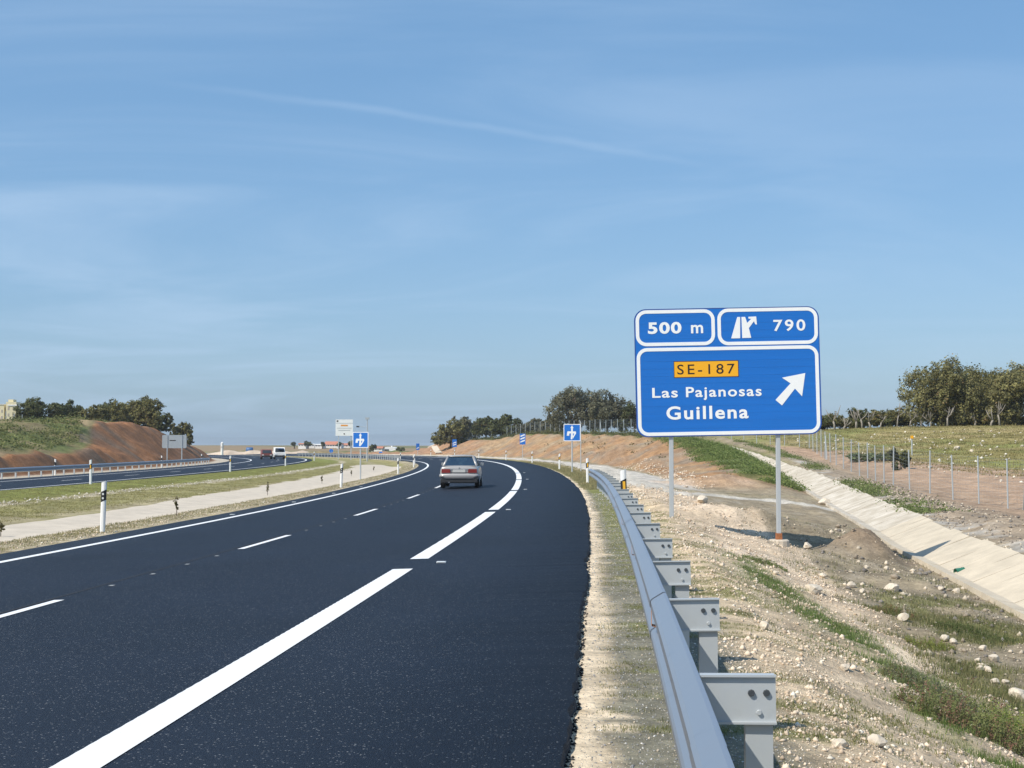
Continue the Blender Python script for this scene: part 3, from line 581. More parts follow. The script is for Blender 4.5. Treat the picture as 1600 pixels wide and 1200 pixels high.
s, t = scat(1700, 3.2, 40, TR - .02, TR + .045); p = st_pts(s, t); stones('asphalt_crumbs', p, RNG.uniform(.004, .013, len(p)) * (1 + s / 60), stone_cols(len(p), 'tar'), M['stone'], 'black asphalt crumbs along the broken right road edge')
s, t = scat(30000, 3.2, 50, TR + .06, 3.7); p = st_pts(s, t); g1 = (p, (.0018 + .003 * RNG.uniform(0, 1, len(p)) ** 3 + .006 * RNG.uniform(0, 1, len(p)) ** 12) * (1 + s / 24), stone_cols(len(p), 'grey'))
stones('verge_gravel', *g1[:2], g1[2], M['stone'], 'loose grey gravel on the verge between asphalt and guardrail')
s, t = scat(85000, 4, 60, 3.55, lambda s: np.interp(s, [4, 24, 40, 60], [6.4, 6.9, 7.2, 7])); kp = RNG.uniform(0, 1, len(s)) < .25 + .9 * sstep(fbm(s * 1.1, t * 2.6, 601, 4), .38, .62); s = s[kp]; t = t[kp]; p = st_pts(s, t); sz = (.0028 + .016 * RNG.uniform(0, 1, len(p)) ** 14 + .0032 * RNG.uniform(0, 1, len(p)) ** 2) * (1 + s / 22)
stones('slope_gravel', p, sz, stone_cols(len(p), 'pale'), M['stone'], 'beige gravel covering the fill slope behind the guardrail')
s, t = scat(9000, 6, 44, lambda s: np.interp(s, [4, 24, 40, 60], [6.3, 6.8, 7.1, 7]), lambda s: ch_t(s) - .25); p = st_pts(s, t); sz = (.004 + .035 * RNG.uniform(0, 1, len(p)) ** 16 + .006 * RNG.uniform(0, 1, len(p))) * (1 + s / 26)
stones('flat_rubble', p, sz, stone_cols(len(p), 'mix'), M['stone'], 'mixed rubble strewn on the flat beside the concrete channel')
s, t = scat(3200, 10, 75, lambda s: ch_t(s) + CHW + .15, lambda s: ch_t(s) + CHW + 3.0); p = st_pts(s, t); sz = RNG.uniform(.01, .035, len(p)) * (1 + s / 60)
stones('bank_rubble', p, sz, stone_cols(len(p), 'mix'), M['stone'], 'rubble along the upper side of the concrete channel')
s = RNG.uniform(20, 150, 1700); t = -16.45 + RNG.normal(0, .28, 1700); p = st_pts(s, t); stones('median_stone_row', p, RNG.uniform(.015, .055, 1700), stone_cols(1700, 'white'), M['stone'], 'row of pale stones along a filled trench in the median grass')
s, t = scat(3800, 22, 150, -9.6, -8.0); p = st_pts(s, t); stones('median_verge_stones', p, RNG.uniform(.01, .03, len(p)), stone_cols(len(p), 'pale'), M['stone'], 'pale stones along the left edge of the asphalt')
s, t = scat(520, 66, 120, 24, 52, False); p = st_pts(s, t); stones('field_stones', p, RNG.uniform(.05, .15, len(p)), stone_cols(len(p), 'white'), M['stone'], 'white stones scattered over the grassy field')
s, t = scat(900, 68, 110, lambda s: s * 0 + 8.0, lambda s: s * 0 + 9.6, False); p = st_pts(s, t); stones('cutting_toe_stones', p, RNG.uniform(.02, .08, len(p)), stone_cols(len(p), 'pale'), M['stone'], 'fallen stones at the toe of the right cutting')

# ------------------------------------------------------------------ concrete ditches
def sheet(name, s, cols, zf, mat_, parent=None):
    v = []
    for tt in cols:
        x, y = plan(s, tt); v.append(np.stack([x, y, zf(s, tt)], 1))
    v = np.concatenate(v); m = len(cols); n = len(s); i = np.arange(n * m).reshape(m, n)
    q = np.stack([i[:-1, :-1].ravel(), i[1:, :-1].ravel(), i[1:, 1:].ravel(), i[:-1, 1:].ravel()], 1)
    return link(name, np_mesh(name, v, q), mat_, parent, smooth=True)
s_ = np.arange(8, 158, .5); wob = (fbm(s_ * .35, s_ * 0, 401, 3) - .5)
far_t = np.interp(s_, [8, 40, 76, 120, 140, 150, 158], [-12.2, -12.4, -13.3, -13.9, -14.6, -14.4, -12.0]) + .5 * wob
near_t = np.interp(s_, [8, 130, 145, 158], [-9.45, -9.5, -9.7, -11.6]) + .12 * (fbm(s_ * .8, s_ * 0, 405, 3) - .5)
cols_ = [near_t - .0] + [near_t + (far_t - near_t) * k for k in (.15, .35, .55, .8, 1.0)]
dr = sheet('drainage_ditch', s_, cols_, lambda s, t: ground_z(s, t, detail=False) + .05 - .05 * ((t > near_t - .01) | (t < far_t + .01)), M['concrete'])
tag(dr, 'shallow pale concrete ditch running along the grassy median', 'ditch')
ch = empty('concrete_channel', P(30, float(ch_t(30))), 0, 'pale concrete drainage channel of sloping slabs climbing beside the fence', 'channel')
inv = Vector(ch.location)
ss_ = 4.0; k = 0
while ss_ < 112:
    L_ = 1.15 + .02 * (k % 3); a, b = ss_, ss_ + L_ - .02
    vv = []
    j1, j2 = RNG.uniform(-.012, .012, 2); wv = RNG.uniform(-.06, .06) - CHW * .62 * float(sstep(np.array(ss_), 72, 100))
    for q in (a, b):
        t0 = float(ch_t(q)); z0 = float(ch_z(q)) + CAMZ + .03
        for (tt, zz) in ((t0 - .32, z0 + .06), (t0, z0 + j1), (t0 + CHW + wv, z0 + CHR * (1 + wv / CHW) + j2), (t0 + CHW + wv, z0 + CHR * (1 + wv / CHW) - .12), (t0 - .02, z0 - .12), (t0 - .34, z0 - .06)):
            x, y = plan(q, tt); vv.append(Vector((float(x), float(y), zz)) - inv)
    f = [(0, 1, 7, 6), (1, 2, 8, 7), (2, 3, 9, 8), (3, 4, 10, 9), (4, 5, 11, 10), (5, 0, 6, 11), (5, 4, 3, 2, 1, 0), (6, 7, 8, 9, 10, 11)]
    MB().add(vv, [tuple(reversed(q)) for q in f]).build('slab', M['concrete_old' if ss_ < 43 else 'concrete_slab'], ch)
    ss_ += L_; k += 1
chute = MB(); a0 = P(256, 9.3); vv = []
for s_, t_ in ((269, 12.2), (266, 11.4), (260, 9.9), (253, 8.5), (247, 7.2)):
    for o_ in (2.2, -2.2): vv.append(P(s_ + o_, t_, .22) - a0)
n_ = len(vv); vv += [q - Vector((0, 0, .5)) for q in vv]
ff = [(2 * k, 2 * k + 1, 2 * k + 3, 2 * k + 2) for k in range(4)] + [(2 * k, 2 * k + 2, n_ + 2 * k + 2, n_ + 2 * k) for k in range(4)] + [(2 * k + 1, n_ + 2 * k + 1, n_ + 2 * k + 3, 2 * k + 3) for k in range(4)]
chute.add(vv, ff)
tag(chute.build('drain_chute', M['concrete'], None, loc=a0), 'pale concrete chute running down the far right cutting', 'chute')

# ------------------------------------------------------------------ guardrails
def w_section():
    # lateral depth (towards traffic is negative), height from the top downwards
    return [(.004, -.012), (.0, .0), (-.012, -.002), (-.068, -.036), (-.082, -.050), (-.084, -.085), (-.076, -.098), (-.018, -.138), (-.014, -.146), (-.014, -.164), (-.018, -.172), (-.076, -.212), (-.084, -.225), (-.082, -.262), (-.068, -.276), (-.012, -.308), (.0, -.310)]
def guardrail(name, s0, s1, t_face, side, zf, h, spacing, first, label, block=True, reflect=True, bev=True, post_every=1, end_flare=True):
    o0 = P(s0 + 3, t_face); g = empty(name, o0, 0, label, 'guardrail')
    sec = w_section(); n = len(sec); seg = 4 * 1.0; a = s0; k = 0
    while a < s1 - .1:
        b = min(a + 4.13, s1); sl_ = np.linspace(a - .12, b + .12, 7); vv = []
        off = .0025 if k % 2 else 0.0
        for q in sl_:
            for inner in (0, .004):
                for (d, z) in sec:
                    x, y = plan(q, t_face + side * (d - off + inner)); vv.append(Vector((float(x), float(y), float(zf(q)) + h + z + off)) - o0)
        ff = []; st = 2 * n
        for i in range(6):
            for j in range(n - 1):
                ff.append((i * st + j, i * st + j + 1, (i + 1) * st + j + 1, (i + 1) * st + j)); ff.append((i * st + n + j, (i + 1) * st + n + j, (i + 1) * st + n + j + 1, i * st + n + j + 1))
            ff.append((i * st, (i + 1) * st, (i + 1) * st + n, i * st + n)); ff.append((i * st + n - 1, i * st + 2 * n - 1, (i + 1) * st + 2 * n - 1, (i + 1) * st + n - 1))
        r = MB().add(vv, ff).build('rail_section', M['galv'], g)
        a = b; k += 1
    # prototypes in local frame: x lateral (away from traffic), y along the road, z up
    pw, pd = .10, .055
    mp_ = MB()     # C profile post: web towards the traffic direction
    mp_.box((0, 0, 0), (pw, .005, 1.0)); mp_.box((-pw / 2 + .0025, pd / 2, 0), (.005, pd, 1.0)); mp_.box((pw / 2 - .0025, pd / 2, 0), (.005, pd, 1.0))
    mp_.box((-pw / 2 + .012, pd - .0025, 0), (.02, .005, 1.0)); mp_.box((pw / 2 - .012, pd - .0025, 0), (.02, .005, 1.0))
    pm = mp_.mesh('post'); pm.materials.append(M['galv_flat'])
    bl = MB()
    bl.box((.143, 0, -.085), (.281, .005, .168)); bl.box((.143, .03, -.0025), (.281, .062, .005)); bl.box((.143, .03, -.1675), (.281, .062, .005)); bl.box((.143, -.008, .0006), (.283, .018, .008)); bl.box((.143, -.008, -.1695), (.283, .018, .008))
    bm_ = bl.mesh('blockout'); bm_.materials.append(M['galv_flat'])
    boms = []
    for bx, bz, br, mm in ((.195, -.062, .0135, 'bolt'), (.250, -.062, .0135, 'bolt'), (.222, -.132, .010, 'galv_flat')):
        bo = MB(); bo.tube([(bx, -.002, bz), (bx, -.012, bz)], [br, br * .85], 8); bom = bo.mesh('bolt'); bom.materials.append(M[mm]); boms.append(bom)
    rf = MB().add([(-.055, -.06, -.03), (-.055, .06, -.03), (-.055, .045, .05), (-.055, -.045, .05), (-.02, -.06, -.035), (-.02, .06, -.035)], [(0, 1, 2, 3), (4, 5, 1, 0)]); rfm = rf.mesh('reflector'); rfm.materials.append(M['amber'])
    q = first; i = 0
    while q < s1 - .2:
        x, y = plan(q, t_face); zt = float(zf(q)) + h; rz = -float(hd(q)); base = Vector((float(x), float(y), zt)) - o0
        if block:
            b_ = bpy.data.objects.new('blockout', bm_); COL.objects.link(b_); b_.parent = g; b_.location = base + Vector((0, 0, -.012)); b_.rotation_euler = (0, R(-1.2 if i % 3 else -.5), rz + R(0.6 * ((i * 7) % 5 - 2)))
            if side < 0: b_.scale = (-1, 1, 1)
            if i < 12:
                for bom in boms: c_ = bpy.data.objects.new('bolt', bom); COL.objects.link(c_); c_.parent = b_
        p_ = bpy.data.objects.new('post', pm); COL.objects.link(p_); p_.parent = g
        off = Vector((math.cos(rz), math.sin(rz), 0)) * (.225 if block else .03) * side
        p_.location = base + off + Vector((0, .008, -.5 - .012)); p_.rotation_euler = (0, 0, rz); 
        if side < 0: p_.rotation_euler = (0, 0, rz)
        if reflect and i % 2 == 0:
            r_ = bpy.data.objects.new('reflector', rfm); COL.objects.link(r_); r_.parent = g
            xx, yy = plan(q + .05, t_face - side * .03); r_.location = Vector((float(xx), float(yy), zt - .128)) - o0; r_.rotation_euler = (0, 0, rz)
        q += spacing; i += 1
    return g
RAILZ = lambda s: CAMZ - .82 - .70 + .0 * s
guardrail('guardrail', -4.0, 56.5, 3.0, 1, RAILZ, .70, 2.58, 5.42 - 2.58 * 3, 'galvanised steel guardrail along the right verge in the foreground')
LZ = lambda s: ref_z(s) - .36 + CAMZ
guardrail('guardrail', 60, 166, -31.55, -1, LZ, .70, 2.55, 61, 'steel guardrail beyond the opposite carriageway under the red cutting', block=False, reflect=False)
MZ = lambda s: ref_z(s) - .30 + CAMZ
guardrail('guardrail', 186, 290, -8.75, -1, MZ, .72, 2.55, 186.4, 'far guardrail on the inside of the left-hand bend', block=False, reflect=False)

# ------------------------------------------------------------------ marker posts
HP = 1.15
def marker_post(loc, rz, label, group, amber, lean=0.0, big=False):
    e = empty('marker_post', loc, rz, label, 'marker post', group)
    # body: flattened D section with slanted top
    sec = [(-.06, .0), (-.048, -.035), (-.02, -.05), (.02, -.05), (.048, -.035), (.06, .0), (.03, .03), (-.03, .03)]
    def prism(z0, z1, slant, sc):
        v = [(x * sc, y * sc, z0(x) if callable(z0) else z0) for x, y in sec] + [(x * sc, y * sc, z1(x) if callable(z1) else z1) for x, y in sec]; n = len(sec)
        return MB().add(v, [tuple(range(n - 1, -1, -1)), tuple(range(n, 2 * n))] + [(k, (k + 1) % n, (k + 1) % n + n, k + n) for k in range(n)])
    hb0, hb1 = HP * .60, HP * .80
    prism(-.25, lambda x: HP - .03 + .35 * x, 1, 1.0).build('body', M['white_post'], e)
    band = prism(lambda x: hb0 + .5 * x, lambda x: hb1 + .5 * x, 1, 1.035).build('band', M['black'], e)
    if amber:
        m_ = MB(); m_.box((.008, -.054, (hb0 + hb1) / 2), (.052, .006, .165), Matrix.Rotation(0, 3, 'Y')); m_.build('reflector', M['amber_y'], band)
    else:
        for zc in (.30, .70):
            m_ = MB(); m_.tube([(0, -.050, hb0 + (hb1 - hb0) * zc), (0, -.058, hb0 + (hb1 - hb0) * zc)], .024, 10); m_.build('reflector', M['reflector'], band)
    e.rotation_euler = (R(lean * .4), R(lean), rz); return e
for i, (s_, lab) in enumerate([(31.0, 'white marker post with black band nearest on the left verge'), (66.0, 'second white marker post along the left verge, left of the blue lane sign post'), (100.5, 'third white marker post along the left verge'), (131.5, 'fourth white marker post on the left verge, at the bend'), (150, 'small fifth marker post on the left verge at the bend'), (190, 'sixth and farthest marker post on the left verge beyond the bend')]):
    marker_post(P(s_, -8.3), -float(hd(s_)), lab, 'marker posts on the left verge', False, [1.6, 2.2, 0, -.5, 0, 0][i])
for i, (s_, lab) in enumerate([(64.0, 'white marker post at the far end of the right guardrail'), (100, 'white marker post left of the right-hand blue lane sign'), (137.5, 'third white marker post along the right verge of the bend'), (169, 'fourth marker post along the right verge, under the striped blue sign'), (196, 'fifth marker post on the right verge, above the car'), (217, 'sixth marker post on the right verge, behind the car roof'), (236, 'farthest marker post on the right verge, left of the car')]):
    marker_post(P(s_, 3.15), -float(hd(s_)), lab, 'marker posts on the right verge', True, [-.6, .8, 0, 0, 0, 0, 0][i])
q_ = P(29.2, 3.215); q_.z = CAMZ - 1.57
mp5 = marker_post(q_, -float(hd(29)), 'marker post with yellow reflector standing behind the guardrail', None, True, -1.8)
for i, (s_, lab) in enumerate([(65, 'marker post at the right edge of the opposite carriageway, nearest of its row'), (98, 'second marker post along the median edge of the opposite carriageway'), (128, 'third marker post along the median edge of the opposite carriageway'), (174, 'farthest marker post along the median edge of the opposite carriageway')]):
    marker_post(P(s_, -19.75), -float(hd(s_)), lab, 'marker posts beside the opposite carriageway', True, [-.8, .5, 0, 0][i])
for i, (s_, lab) in enumerate([(99, 'marker post behind the left guardrail, nearest to the picture edge'), (135, 'middle marker post behind the left guardrail'), (163, 'marker post behind the left guardrail, farthest of the three')]):
    marker_post(P(s_, -32.1), math.pi - float(hd(s_)), lab, 'marker posts behind the left guardrail', False)

# ------------------------------------------------------------------ lettering
def text_mesh(body, x0, z0, x1, z1, bold=0.0, space=1.0, y=0.0, depth=.002):
    cu = bpy.data.curves.new('t', 'FONT'); cu.body = body; cu.offset = bold; cu.space_character = space; cu.resolution_u = 4
    ob = bpy.data.objects.new('t', cu); COL.objects.link(ob); dg = bpy.context.evaluated_depsgraph_get(); dg.update()
    me = bpy.data.meshes.new_from_object(ob.evaluated_get(dg)); bpy.data.objects.remove(ob); bpy.data.curves.remove(cu)
    n = len(me.vertices); co = np.zeros(n * 3); me.vertices.foreach_get('co', co); co = co.reshape(-1, 3)
    lo, hi = co.min(0), co.max(0)
    u = (co[:, 0] - lo[0]) / (hi[0] - lo[0]); w = (co[:, 1] - lo[1]) / (hi[1] - lo[1])
    nc = np.stack([x0 + u * (x1 - x0), np.full(n, y), z0 + w * (z1 - z0)], 1)
    me.vertices.foreach_set('co', nc.ravel()); me.update(); return me
def rrect(x0, z0, x1, z1, r, n=7):
    p = []
    for cx_, cz_, a0 in ((x1 - r, z1 - r, 0), (x0 + r, z1 - r, 90), (x0 + r, z0 + r, 180), (x1 - r, z0 + r, 270)):
        for k in range(n + 1):
            a = R(a0 + 90 * k / n); p.append((cx_ + r * math.cos(a), cz_ + r * math.sin(a)))
    return p
def ring(outer, inner, y0, y1):
    n = len(outer); m_ = MB(); v = [(x, y0, z) for x, z in outer] + [(x, y0, z) for x, z in inner] + [(x, y1, z) for x, z in outer] + [(x, y1, z) for x, z in inner]
    f = []
    for k in range(n):
        j = (k + 1) % n; f += [(k, n + k, n + j, j), (k, j, 2 * n + j, 2 * n + k), (n + k, 3 * n + k, 3 * n + j, n + j)]
    return m_.add(v, f)
# ------------------------------------------------------------------ the big direction sign
SD = 32.4; PX = SD / F_PX * math.cos(PITCH) * 1.0
pl_ = at_d(1050, 800, SD); pr_ = at_d(1218, 835, SD)
zl, zr_ = G(pl_.x, pl_.y), G(pr_.x, pr_.y)
sg = empty('direction_sign', (pl_.x, pl_.y, zl), 0, 'large blue exit direction sign on two steel posts with white lettering', 'road sign')
tl = at_d(991, 484, SD); O = Vector(sg.location)
U = 288.4 / 1398 * PX                   # metres for one survey unit
pan = empty('panel', tl - O); pan.parent = sg; pan.rotation_euler = (0, R(-1.05), 0)
Wp, Hp = 1400 * U, 968 * U
def uv(u, v): return (u * U, -v * U)
# horizontal aluminium planks clipped to the rounded outline
outline_r = 85 * U
def xin(z):       # inset of the outline at depth z below the top
    d = min(z, Hp - z); return outline_r - math.sqrt(max(outline_r ** 2 - (outline_r - d) ** 2, 0)) if d < outline_r else 0
npl = 17
for k in range(npl):
    za, zb = Hp * k / npl + .001, Hp * (k + 1) / npl - .001; zs = np.linspace(za, zb, 7 if k in (0, 1, npl - 1, npl - 2) else 2)
    poly = [(xin(z), -z) for z in zs] + [(Wp - xin(z), -z) for z in zs[::-1]]
    MB().prism(poly, 0, .035).build('plank', M['sign_blue'], pan)
ring([(x - .0, z) for x, z in rrect(-.008, -Hp - .008, Wp + .008, .008, outline_r + .008)], rrect(.006, -Hp + .006, Wp - .006, -.006, outline_r - .006), -.004, .04).build('rim', M['sign_edge'], pan)
MB().prism(rrect(.01, -Hp + .01, Wp - .01, -.01, outline_r), .02, .0345).build('backing', M['sign_edge'], pan)
def frame(u0, v0, u1, v1, r=80, w=26):
    x0, z1 = uv(u0, v0); x1, z0 = uv(u1, v1)
    ring(rrect(x0, z0, x1, z1, r * U), rrect(x0 + w * U, z0 + w * U, x1 - w * U, z1 - w * U, (r - w) * U), -.006, -.0005).build('border', M['sign_white'], pan)
frame(8, 6, 610, 280); frame(630, 4, 1392, 284); frame(10, 294, 1391, 962)
def word(body, u0, v0, u1, v1, m_='sign_white', bold=.02, space=1.0, yy=-.006, name='lettering'):
    x0, z1 = uv(u0, v0); x1, z0 = uv(u1, v1); link(name, text_mesh(body, x0, z0, x1, z1, bold, space, yy), M[m_], pan)
word('500', 100, 98, 356, 188, bold=.035, space=1.12); word('m', 428, 124, 520, 188, bold=.02)
word('790', 1055, 96, 1298, 184, bold=.018, space=1.25)
x0, z1 = uv(290, 399); x1, z0 = uv(782, 524)
MB().prism([(x0, z0), (x1, z0), (x1, z1), (x0, z1)], -.0045, -.0005).build('route_plate', M['sign_yellow'], pan)
ring([(x0, z0), (x1, z0), (x1, z1), (x0, z1)], [(x0 + .012, z0 + .012), (x1 - .012, z0 + .012), (x1 - .012, z1 - .012), (x0 + .012, z1 - .012)], -.006, -.005).build('plate_edge', M['sign_black'], pan)
word('SE-187', 316, 424, 752, 500, 'sign_black', .004, 1.3, -.0065)
word('Las', 122, 598, 316, 674, bold=.018, space=1.12); word('Pajanosas', 378, 596, 952, 698, bold=.018, space=1.14)
word('Guillena', 226, 740, 848, 842, bold=.024, space=1.16)
def poly(pts, m_='sign_white', name='arrow'):
    MB().prism([uv(*p_) for p_ in pts], -.006, -.0008).build(name, M[m_], pan)
poly([(1287, 506), (1258, 682), (1206, 622), (1104, 748), (1056, 706), (1174, 582), (1110, 538)])
poly([(782, 70), (804, 70), (800, 232), (732, 232)], name='pictogram'); poly([(814, 70), (842, 70), (856, 116), (888, 86), (868, 84), (866, 70), (926, 68), (930, 130), (918, 128), (908, 104), (868, 156), (884, 230), (816, 231)], name='pictogram')
for (pp, zb_, nm) in ((pl_, zl, 'l'), (pr_, zr_, 'r')):
    top = CAMZ + (700 - 560) * PX; hgt = top - zb_
    m_ = MB(); m_.box((pp.x - O.x, .09, zb_ - O.z + hgt / 2 - .3), (.095, .11, hgt + .6)); p_ = m_.build('post', M['galv_flat'], sg, bevel=.008)
    if nm == 'r':
        f_ = MB(); f_.tube([(pp.x - O.x, .09, zb_ - O.z - .35), (pp.x - O.x, .09, zb_ - O.z + .10), (pp.x - O.x, .09, zb_ - O.z + .13)], [.27, .24, .20], 14); f_.build('footing', M['concrete'], p_)
        f_ = MB(); f_.box((pp.x - O.x, .09, zb_ - O.z + .20), (.13, .145, .15)); f_.build('sleeve', M['rust'], p_)
for k in (0.28, 0.72):      # back rails
    MB().box((Wp / 2, .048, -Hp * k), (Wp * .92, .025, .06)).build('back_rail', M['galv_flat'], pan)

# ------------------------------------------------------------------ lane signs (blue squares) and others
def lane_sign(s, t, w, zc_px, label, name='lane_sign'):
    b = P(s, t); d = b.y; e = empty(name, b, -float(hd(s)) * .6, label, 'road sign')
    zc = CAMZ + (700 - zc_px) / F_PX * d - b.z
    MB().tube([(0, .06, -.3), (0, .06, zc + w * .45)], .045, 8).build('post', M['galv_flat'], e)
    pn = MB().prism(rrect(-w / 2, zc - w / 2, w / 2, zc + w / 2, .05, 4), 0, .02).build('panel', M['sign_blue2'], e)
    ring(rrect(-w / 2, zc - w / 2, w / 2, zc + w / 2, .05, 4), rrect(-w / 2 + .045, zc - w / 2 + .045, w / 2 - .045, zc + w / 2 - .045, .03, 4), -.004, -.0005).build('border', M['sign_white'], pn)
    k = w / 560.0      # symbol drawn on a 560-unit square, origin at top left
    def S(pts): return [((x - 280) * k, zc + (280 - z) * k) for x, z in pts]
    for pts in ([(248, 240), (248, 130), (222, 130), (276, 40), (330, 130), (304, 130), (304, 240)], [(248, 240), (304, 240), (304, 400), (286, 500), (240, 500), (234, 470)], [(248, 240), (248, 306), (196, 306), (184, 340), (184, 380), (104, 380), (122, 250), (140, 236)], [(304, 240), (400, 240), (414, 300), (304, 480), (304, 410), (352, 312), (304, 306)]):
        MB().prism(S(pts), -.005, -.0008).build('lane_symbol', M['sign_white'], pn)
    return e
lane_sign(87, -9.7, .98, 687.4, 'square blue lane sign on a steel post in the left verge')
lane_sign(90, 3.5, 1.09, 676, 'square blue lane sign on a steel post at the right verge')
pb = at(907.5, 737); hp_ = CAMZ + (700 - 659) / F_PX * pb.y - pb.z
m_ = MB(); m_.tube([(0, 0, -.3), (0, 0, hp_)], .03, 7); m_.tube([(0, 0, hp_), (0, 0, hp_ + .03)], .036, 7); tag(m_.build('steel_pole', M['galv_flat'], None, loc=pb), 'thin bare steel pole beside the right-hand blue lane sign', 'pole')
def countdown(s, t, n, zpx0, zpx1, w, label):
    b = P(s, t); d = b.y; z1 = CAMZ + (700 - zpx0) / F_PX * d - b.z; z0 = CAMZ + (700 - zpx1) / F_PX * d - b.z
    e = empty('countdown_sign', b, -float(hd(s)) * .9, label, 'road sign', 'striped exit countdown signs')
    MB().tube([(0, .05, -.3), (0, .05, z1 - .1)], .035, 7).build('post', M['galv_flat'], e)
    pn = MB().prism([(-w / 2, z0), (w / 2, z0), (w / 2, z1), (-w / 2, z1)], 0, .02).build('panel', M['sign_blue2'], e)
    hh = z1 - z0
    for k in range(n):
        c = z0 + hh * (.18 + .26 * k)
        MB().prism([(-w * .38, c - hh * .02), (w * .38, c + hh * .14), (w * .38, c + hh * .27), (-w * .38, c + hh * .11)], -.006, -.0008).build('stripe', M['sign_white'], pn)
countdown(171, 5.4, 3, 677.5, 694.5, .70, 'blue sign with three white diagonal stripes on the right verge')
countdown(230, 5.8, 2, 686.5, 698.5, .74, 'blue sign with two white diagonal stripes, above the car')
countdown(257, 6.0, 1, 693, 703, .62, 'blue sign with one white diagonal stripe, farthest along the bend')
# back of a sign on the far left
b = P(146, -32.75); d = b.y; e = empty('sign_back', b, R(6), 'grey back of a rounded sign on two posts by the red cutting', 'road sign')
zc = CAMZ + (700 - 690) / F_PX * d - b.z; wx = 37.5 / F_PX * d; hz_ = 20.5 / F_PX * d
pn = MB().prism(rrect(-wx / 2, zc - hz_ / 2, wx / 2, zc + hz_ / 2, .15, 5), 0, .04).build('panel', M['sign_grey'], e)
MB().box((-wx * .07, -.01, zc + .12), (.62, .012, .07)).build('slot', M['sign_black'], pn)
for k in (-.29, .31): MB().box((wx * k, .0, (zc + hz_ / 2) / 2 - .2), (.10, .10, zc + hz_ / 2 + .4)).build('post', M['sign_grey'], e)
# white exit board in the far median
b = P(219, -13.5); d = b.y; e = empty('exit_board', b, R(4), 'white board with an orange route plate on two posts in the far median', 'road sign')
def zz(py): return CAMZ + (700 - py) / F_PX * d - b.z
def xx(px): return (px - 800) / F_PX * d - b.x
pn = MB().prism([(xx(524.5), zz(681)), (xx(551.5), zz(681)), (xx(551.5), zz(655.5)), (xx(524.5), zz(655.5))], 0, .05).build('panel', M['sign_pale'], e)
MB().box(((xx(524.5) + xx(551.5)) / 2, -.01, zz(661.3)), (2.6, .012, .05)).build('divider', M['sign_grey'], pn)
MB().box((xx(538), -.01, zz(664.8)), (1.05, .012, .22)).build('route_plate', M['orange_plate'], pn)
MB().box((xx(527.5), -.01, zz(658)), (.25, .012, .22)).build('pictogram', M['sign_black'], pn); MB().box((xx(538), -.01, zz(678)), (.2, .012, .18)).build('pictogram', M['sign_black'], pn)
MB().box((xx(538), -.01, zz(672.5)), (1.8, .012, .08)).build('lettering', M['sign_grey'], pn); MB().box((xx(538), -.01, zz(669)), (2.2, .012, .06)).build('lettering', M['sign_grey'], pn)
for q in (529, 548.5): MB().box((xx(q), .125, zz(668) / 2 - .2), (.13, .13, zz(668) + .4)).build('post', M['galv_flat'], e)
# mast with small devices
b = P(203, -11.8); d = b.y; e = empty('signal_mast', b, 0, 'slim mast with small arm standing above the left blue lane sign', 'mast')
MB().tube([(0, 0, -.3), (0, 0, CAMZ + 47 / F_PX * d - b.z)], [.10, .07], 8).build('pole', M['galv_flat'], e)
zt = CAMZ + 46 / F_PX * d - b.z
MB().box((0, 0, zt), (.55, .3, .3)).build('lamp_head', M['sign_grey'], e)
MB().tube([(-.1, 0, zt - 1.2), (-1.2, 0, zt - 1.15)], .03, 6).build('arm', M['sign_grey'], e); MB().box((-1.35, 0, zt - 1.15), (.4, .2, .2)).build('camera_box', M['car_dark'], e)
# small blue roundel signs far off, beyond the bend
for (px_, py_, dd_, lab) in ((517.5, 704.5, 300, 'small far blue sign below the white houses'), (595, 708.5, 290, 'small far blue sign right of the left lane sign')):
    b = at_d(px_, py_ + 7, dd_); b.z = G(b.x, b.y); e = empty('information_sign', b, 0, lab, 'road sign'); zc = CAMZ + (700 - py_) / F_PX * dd_ - b.z
    MB().tube([(0, .04, -.3), (0, .04, zc)], .05, 6).build('post', M['galv_flat'], e); MB().tube([(0, 0, zc), (0, .03, zc)], .42, 14).build('panel', M['sign_blue2'], e)

